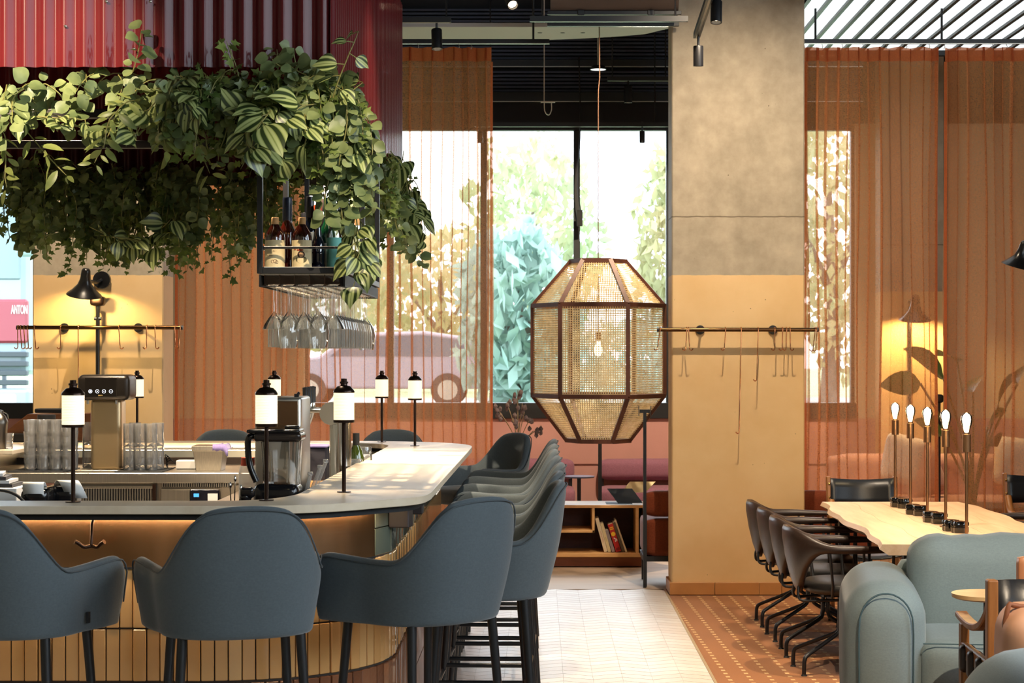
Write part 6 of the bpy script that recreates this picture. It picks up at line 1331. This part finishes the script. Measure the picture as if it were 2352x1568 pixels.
for k in range(4): MB().cb((-.02 * k + .01, 0, .008 + .014 * k), (.14, .18, .012), (0, 0, R(4 * k))).build('sheet', WHITE if k % 2 else mat('dark_folder', '#2c2a2c', .6), pp)
MB().bx(-.14, .1, -.1, .12, -.08, .0).build('paper_tray', WHITE, pp, bev=.003)
cbl = thing('black_cable', 'black cable curling over the bar front at the left', 'cable', (ax(20, 7.1), 7.1, 1.0)); MB().tube(smooth_path([(-.1, 0, .1), (.0, 0, .09), (.06, 0, .05), (.12, 0, -.04)], 6), .006, 8).tube(smooth_path([(-.1, .02, .04), (.0, .02, .045), (.08, .02, .02), (.15, .02, -.04)], 6), .006, 8).build('cable_run', BLACKM, cbl, 60)
# ---------------------------------------------------------------- bar lamps
SHD = NT('ribbed_lamp_glass'); SHD.b.inputs['Base Color'].default_value = hx('#ffe9c4'); sx_ = SHD.n('ShaderNodeSeparateXYZ'); SHD.l(SHD.co(), sx_.inputs[0])
rib = SHD.math('SINE', SHD.math('MULTIPLY', sx_.outputs[2], 1150.0)); ev = SHD.math('MULTIPLY_ADD', rib, .35); ev.node.inputs[2].default_value = 1.3
SHD.b.inputs['Emission Color'].default_value = (1, .80, .50, 1); SHD.l(ev, SHD.b.inputs['Emission Strength']); SHD.b.inputs['Roughness'].default_value = .4; SHDM = SHD.m
GLOW = mat('lamp_inner_glow', '#ffe6b8', .5, emit=9, ecol=(1, .82, .5, 1))
DBR = mat('dark_bronze_cap', '#33241d', .28, .8)
def lamp_proto():
    o = thing('bar_lamp', 'x', 'table lamp', group='small lantern lamps standing on the bar top')
    MB().lathe([(.0, 0), (.026, 0), (.026, .003), (.0, .004)], 24, cap=False).build('base_plate', DBR, o, 40); MB().tube([(0, 0, .003), (0, 0, .262)], .0075, 12).build('stem', DBR, o, 40)
    MB().lathe([(.0, .258), (.039, .258), (.0395, .268), (.0, .268)], 28, cap=False).build('lower_rim', DBR, o, 40)
    pr = [(.0375 + .0012 * (i % 2), .268 + i * .1 / 36) for i in range(37)]; MB().lathe(pr, 32, cap=False).build('glass_shade', SHDM, o, 60)
    MB().lathe([(.0, .368), (.0395, .368), (.0395, .374), (.036, .380), (.024, .392), (.014, .394), (.0125, .396), (.0125, .402), (.016, .403), (.016, .409), (.011, .41), (.011, .42), (.0, .421)], 28, cap=False).build('cap', DBR, o, 40)
    return o
lp0 = lamp_proto()
for i, (px, Y, lb) in enumerate(((168, 6.45, 'lantern lamp on the front of the bar left of the water dispenser'), (612, 6.53, 'lantern lamp on the front of the bar before the blender'), (790, 6.93, 'lantern lamp on the rounded bar corner before the beer taps'), (315, 11.08, 'far lantern lamp just right of the water dispenser'), (630, 11.08, 'far lantern lamp partly hidden behind the lamp at the blender'), (877, 11.05, 'left one of the two far lantern lamps before the curtain'), (953, 10.55, 'right one of the two far lantern lamps before the curtain'))):
    o = lp0 if i == 0 else copy_tree(lp0); o.location = (ax(px, Y), Y, 1.1005); o['label'] = lb
# ---------------------------------------------------------------- blender, ice machine, taps and small things
bY = 7.05; bl = thing('blender', 'big jug blender with black base and lid behind the front bar', 'blender', (ax(640, bY), bY, IZ)); xb = lambda px: ax(px, bY) - ax(640, bY); zb2 = lambda py: az(py, bY) - IZ
JUG = glass('blender_jug', (.8, .78, .75, 1), 2.2, .05)
MB().puff(xb(588), xb(692), -.085, .085, 0, zb2(1108), .03).build('motor_base', mat('gloss_black_plastic', '#141416', .15), bl, 180)
b = MB(); rows = []
for z, w_ in ((zb2(1112), .066), (zb2(1080), .07), (zb2(1012), .076)): rows.append([(xb(647) + w_ * math.copysign(abs(cos(2 * pi * j / 32)) ** .5, cos(2 * pi * j / 32)), w_ * math.copysign(abs(sin(2 * pi * j / 32)) ** .5, sin(2 * pi * j / 32)), z) for j in range(32)])
b.grid(rows, closed_v=True).build('glass_jug', JUG, bl, 60)
for s in (-.03, .03): MB().bx(xb(647) + s - .002, xb(647) + s + .002, -.078, -.074, zb2(1105), zb2(1035)).build('jug_rib', JUG, bl)
MB().puff(xb(590), xb(697), -.08, .08, zb2(1013), zb2(992), .012).build('jug_collar', mat('smoked_plastic', '#2a2320', .12), bl, 180); MB().puff(xb(572), xb(694), -.075, .075, zb2(994), zb2(984), .01).build('lid', mat('gloss_black_plastic', '#141416', .15), bl, 180); MB().puff(xb(655), xb(690), -.03, .03, zb2(986), zb2(976), .012).build('lid_cap', mat('gloss_black_plastic', '#141416', .15), bl, 180)
MB().tube(smooth_path([(xb(592), -.02, zb2(1000)), (xb(574), -.03, zb2(1005)), (xb(573), -.03, zb2(1040)), (xb(578), -.03, zb2(1072)), (xb(592), -.03, zb2(1105))], 5), .012, 8).build('handle', mat('gloss_black_plastic', '#141416', .15), bl, 60)
cj = thing('citrus_juicer', 'black glossy citrus juicer beside the blender', 'juicer', (ax(588, 6.95), 6.78, IZ + .0)); jm = mat('gloss_black_plastic', '#141416', .15)
MB().lathe([(.03, .0), (.018, .05), (.016, .07), (.04, .1), (.042, .13), (.0, .14)], 20).build('juicer_body', jm, cj, 50); MB().lathe([(.0, .19), (.018, .18), (.022, .16), (.016, .14)], 16, (-.012, 0, 0)).build('press_cone', jm, cj, 60); MB().puff(-.03, .02, -.02, .02, .16, .2, .012).build('press_head', jm, cj, 180); MB().bx(-.05, .05, -.05, .04, -.0, .008).build('foot', jm, cj, bev=.003)
im = thing('ice_crusher', 'tall steel machine with brown front panel behind the blender', 'machine', (ax(664, 7.35), 7.35, IZ)); xi = lambda px: ax(px, 7.35) - ax(664, 7.35); zi = lambda py: az(py, 7.35) - IZ
MB().bx(xi(585), xi(692), 0, .3, 0, zi(912)).build('casing', mat('pale_grey_steel', '#b6b2aa', .3, .9), im, 40, bev=.012, seg=3); MB().bx(xi(590), xi(684), -.006, .0, zi(1010), zi(921)).build('brown_panel', mat('brown_metal_panel', '#6f5238', .35, .7), im, bev=.002); MB().bx(xi(672), xi(682), .05, .08, zi(912), zi(905)).tube([(xi(679), .06, zi(907)), (xi(683), .06, zi(901))], .006, 8).build('lever', BLACK, im)
bt_ = thing('beer_tap_tower', 'chrome beer tap tower with four black handled taps', 'beer taps', (ax(782, 8.6), 8.6, IZ)); zt2 = lambda py: az(py, 8.6) - IZ
MB().lathe([(.06, 0), (.06, .012), (.05, .014), (.05, zt2(975)), (.05, zt2(930)), (.0, zt2(925))], 32).build('tower_column', CHROME, bt_, 40)
hz = zt2(948); hxo = -.034
MB().tube([(hxo, -.09, hz), (hxo, .42, hz)], .052, 32).build('tap_head', mat('satin_cap', '#cfc6b2', .35, .9), bt_, 40)
for k in range(4):
    y = -.02 + k * .1; MB().tube([(hxo - .04, y, hz + .01), (hxo - .135, y, hz + .01)], .010, 12).build('tap_shank', CHROME, bt_, 40); hd_ = MB().lathe([(.0135, zt2(926)), (.0125, zt2(900)), (.014, zt2(890)), (.0, zt2(888))], 14, (hxo - .125, y, 0)).build('tap_handle', BLACK, bt_, 40); MB().lathe([(.009, hz), (.011, zt2(930)), (.008, zt2(926))], 12, (hxo - .125, y, 0)).build('tap_collar', CHROME, hd_, 40); MB().tube([(hxo - .125, y, hz + .01), (hxo - .135, y, hz - .03), (hxo - .15, y, hz - .075)], [.010, .009, .007], 10).build('tap_spout', CHROME, bt_, 40)
wbm = thing('wine_bottle', 'open green wine bottle beside the beer tap tower', 'bottle', (ax(818, 9.0), 9.0, IZ)); MB().lathe([(.0, 0), (.037, 0), (.038, .01), (.038, .19), (.03, .22), (.015, .25), (.0145, .30), (.0, .3)], 24, cap=False).build('bottle_glass', mat('olive_wine_glass', '#3d4a12', .08, coat=1), wbm, 50); MB().lathe([(.015, .235), (.0165, .24), (.0165, .305), (.0, .306)], 18).build('foil', BLACKM, wbm, 40)
wg = put('wine_tumbler', MB().lathe([(.0, .0), (.03, .0), (.036, .05), (.035, .11), (.031, .135), (.030, .135), (.034, .1), (.035, .05), (.028, .004), (0, .004)], 24, cap=False).mesh('wine_tumbler', 60), CG, None, (ax(838, 9.1), 9.1, IZ + .10)); tag(wg, 'clear wine glass right of the green bottle', 'glass')
gp_ = thing('glass_riser', 'low tray carrying upside down glasses by the bar edge', 'tray', (ax(825, 9.25), 8.8, IZ)); MB().bx(-.05, .06, 0, 1.0, 0, .098).build('tray_block', mat('brown_tray', '#5a4a3a', .6), gp_, bev=.004)
for k in range(6):
    g = put('tumbler', TM_, TUMG, None, (ax(825, 9.25) + .015, 8.86 + k * .08 if k < 2 else 8.94 + k * .08, IZ + .10 + .085), (pi, 0, k)); tag(g, f'{ORD[k]} upturned tumbler from the front on the low tray by the bar edge', 'glass', 'upturned tumblers by the bar edge')
CUM = MB().lathe([(.0, .0), (.036, .0), (.038, .004), (.04, .085), (.0375, .085), (.036, .006), (.0, .006)], 24, cap=False).mesh('cup_wall', 40)
for k, (px, Y) in enumerate(((727, 7.75), (747, 7.8), (759, 7.92))):
    o = thing('copper_mug', ['leftmost shiny copper mug behind the bar corner', 'middle shiny copper mug behind the bar corner', 'rightmost shiny copper mug behind the bar corner'][k], 'mug', (ax(px, Y), Y, IZ + .035), 0, 'copper mugs behind the bar corner'); put('cup_wall', CUM, COPPER, o); MB().tube(smooth_path([(-.038, 0, .07), (-.06, 0, .065), (-.062, 0, .03), (-.037, 0, .015)], 4), .004, 8).build('handle', COPPER, o, 60)
mtr = thing('mug_shelf', 'dark low shelf under the copper mugs', 'shelf', (ax(743, 7.8), 7.7, IZ)); MB().bx(-.07, .09, 0, .3, 0, .034).build('shelf_board', BLACKM, mtr, bev=.003)
for k, (px, Y, a) in enumerate(((700, 7.15, 12), (706, 7.25, 20), (712, 7.3, 24))):
    o = thing('muddler', ['clear plastic muddler leaning leftmost by the ice tray', 'clear plastic muddler leaning in the middle by the ice tray', 'tallest clear muddler leaning towards the taps'][k], 'muddler', (ax(px, Y) - .02, Y, IZ + .05), 0, 'clear muddlers by the ice tray'); MB().tube([(0, 0, 0), (sin(R(a)) * .2, 0, .17 + .02 * k)], [.009, .007], 8).lathe([(.0, -.004), (.011, .0), (.01, .012)], 10, (sin(R(a)) * .2, 0, .17 + .02 * k)).build('rod', TUMG, o, 60)
it = thing('garnish_tray', 'chrome garnish tray with lids and a red cloth at the bar corner', 'tray', (ax(722, 7.2), 7.05, IZ)); MB().bx(-.07, .03, 0, .4, 0, .045).build('tray_body', CHROME, it, bev=.004)
for k in range(5): MB().bx(-.065, .025, .01 + k * .078, .075 + k * .078, .046, .055).build('tray_lid', glass('lid_glass', (.9, .9, .92, 1), 2.0), it, bev=.002)
MB().puff(-.02, .06, .25, .36, .05, .07, .008).build('red_cloth', mat('coral_cloth', '#d96a55', .8), it, 180)
# stirrers in a glass and syrup bottle
sg = thing('bar_spoon_glass', 'thick glass holding twisted bar spoons behind the front bar', 'glass', (ax(535, 7.0), 7.0, IZ - .02)); MB().lathe([(.0, .0), (.04, .0), (.042, .09), (.039, .09), (.036, .012), (0, .012)], 20, cap=False).build('mixing_glass', TUMG, sg, 40)
for k, (dx, h) in enumerate(((-.01, .2), (.008, .225), (.03, .19))): MB().tube([(dx * .2, 0, .012), (dx, 0, h)], .0028, 6).lathe([(0, h - .004), (.006, h + .006), (.004, h + .02), (0, h + .024)], 8, (dx, 0, 0)).build('bar_spoon', CHROME, sg, 60)
sy = thing('syrup_bottle', 'squeeze bottle with a coral red cap behind the bar spoons', 'bottle', (ax(569, 7.6), 7.6, IZ)); MB().lathe([(.0, 0), (.036, 0), (.037, .2), (.03, .23), (.0, .235)], 20, cap=False).build('bottle_body', glass('milky_bottle', (.9, .9, .9, 1), 1.0, .3, 1.4, .35), sy, 50); MB().lathe([(.028, .23), (.027, .262), (.0, .266)], 20).build('screw_cap', mat('coral_cap', '#d8533a', .5), sy, 40)
pc = thing('printed_box', 'dark cloth covered crate behind the beer taps', 'box', (ax(716, 9.9), 9.7, IZ)); MB().bx(-.07, .1, 0, .25, 0, az(1027, 9.7) - IZ).build('crate', mat('dark_violet_cloth', '#15121d', .8), pc, bev=.008); MB().bx(-.075, .105, -.005, .26, az(1027, 9.7) - IZ, az(1027, 9.7) - IZ + .006).build('lilac_cover', fabric('lilac_cloth', '#7d6f9c'), pc); MB().bx(-.08, .11, -.02, .0, 0, .03).build('wood_edge', PLY, pc)
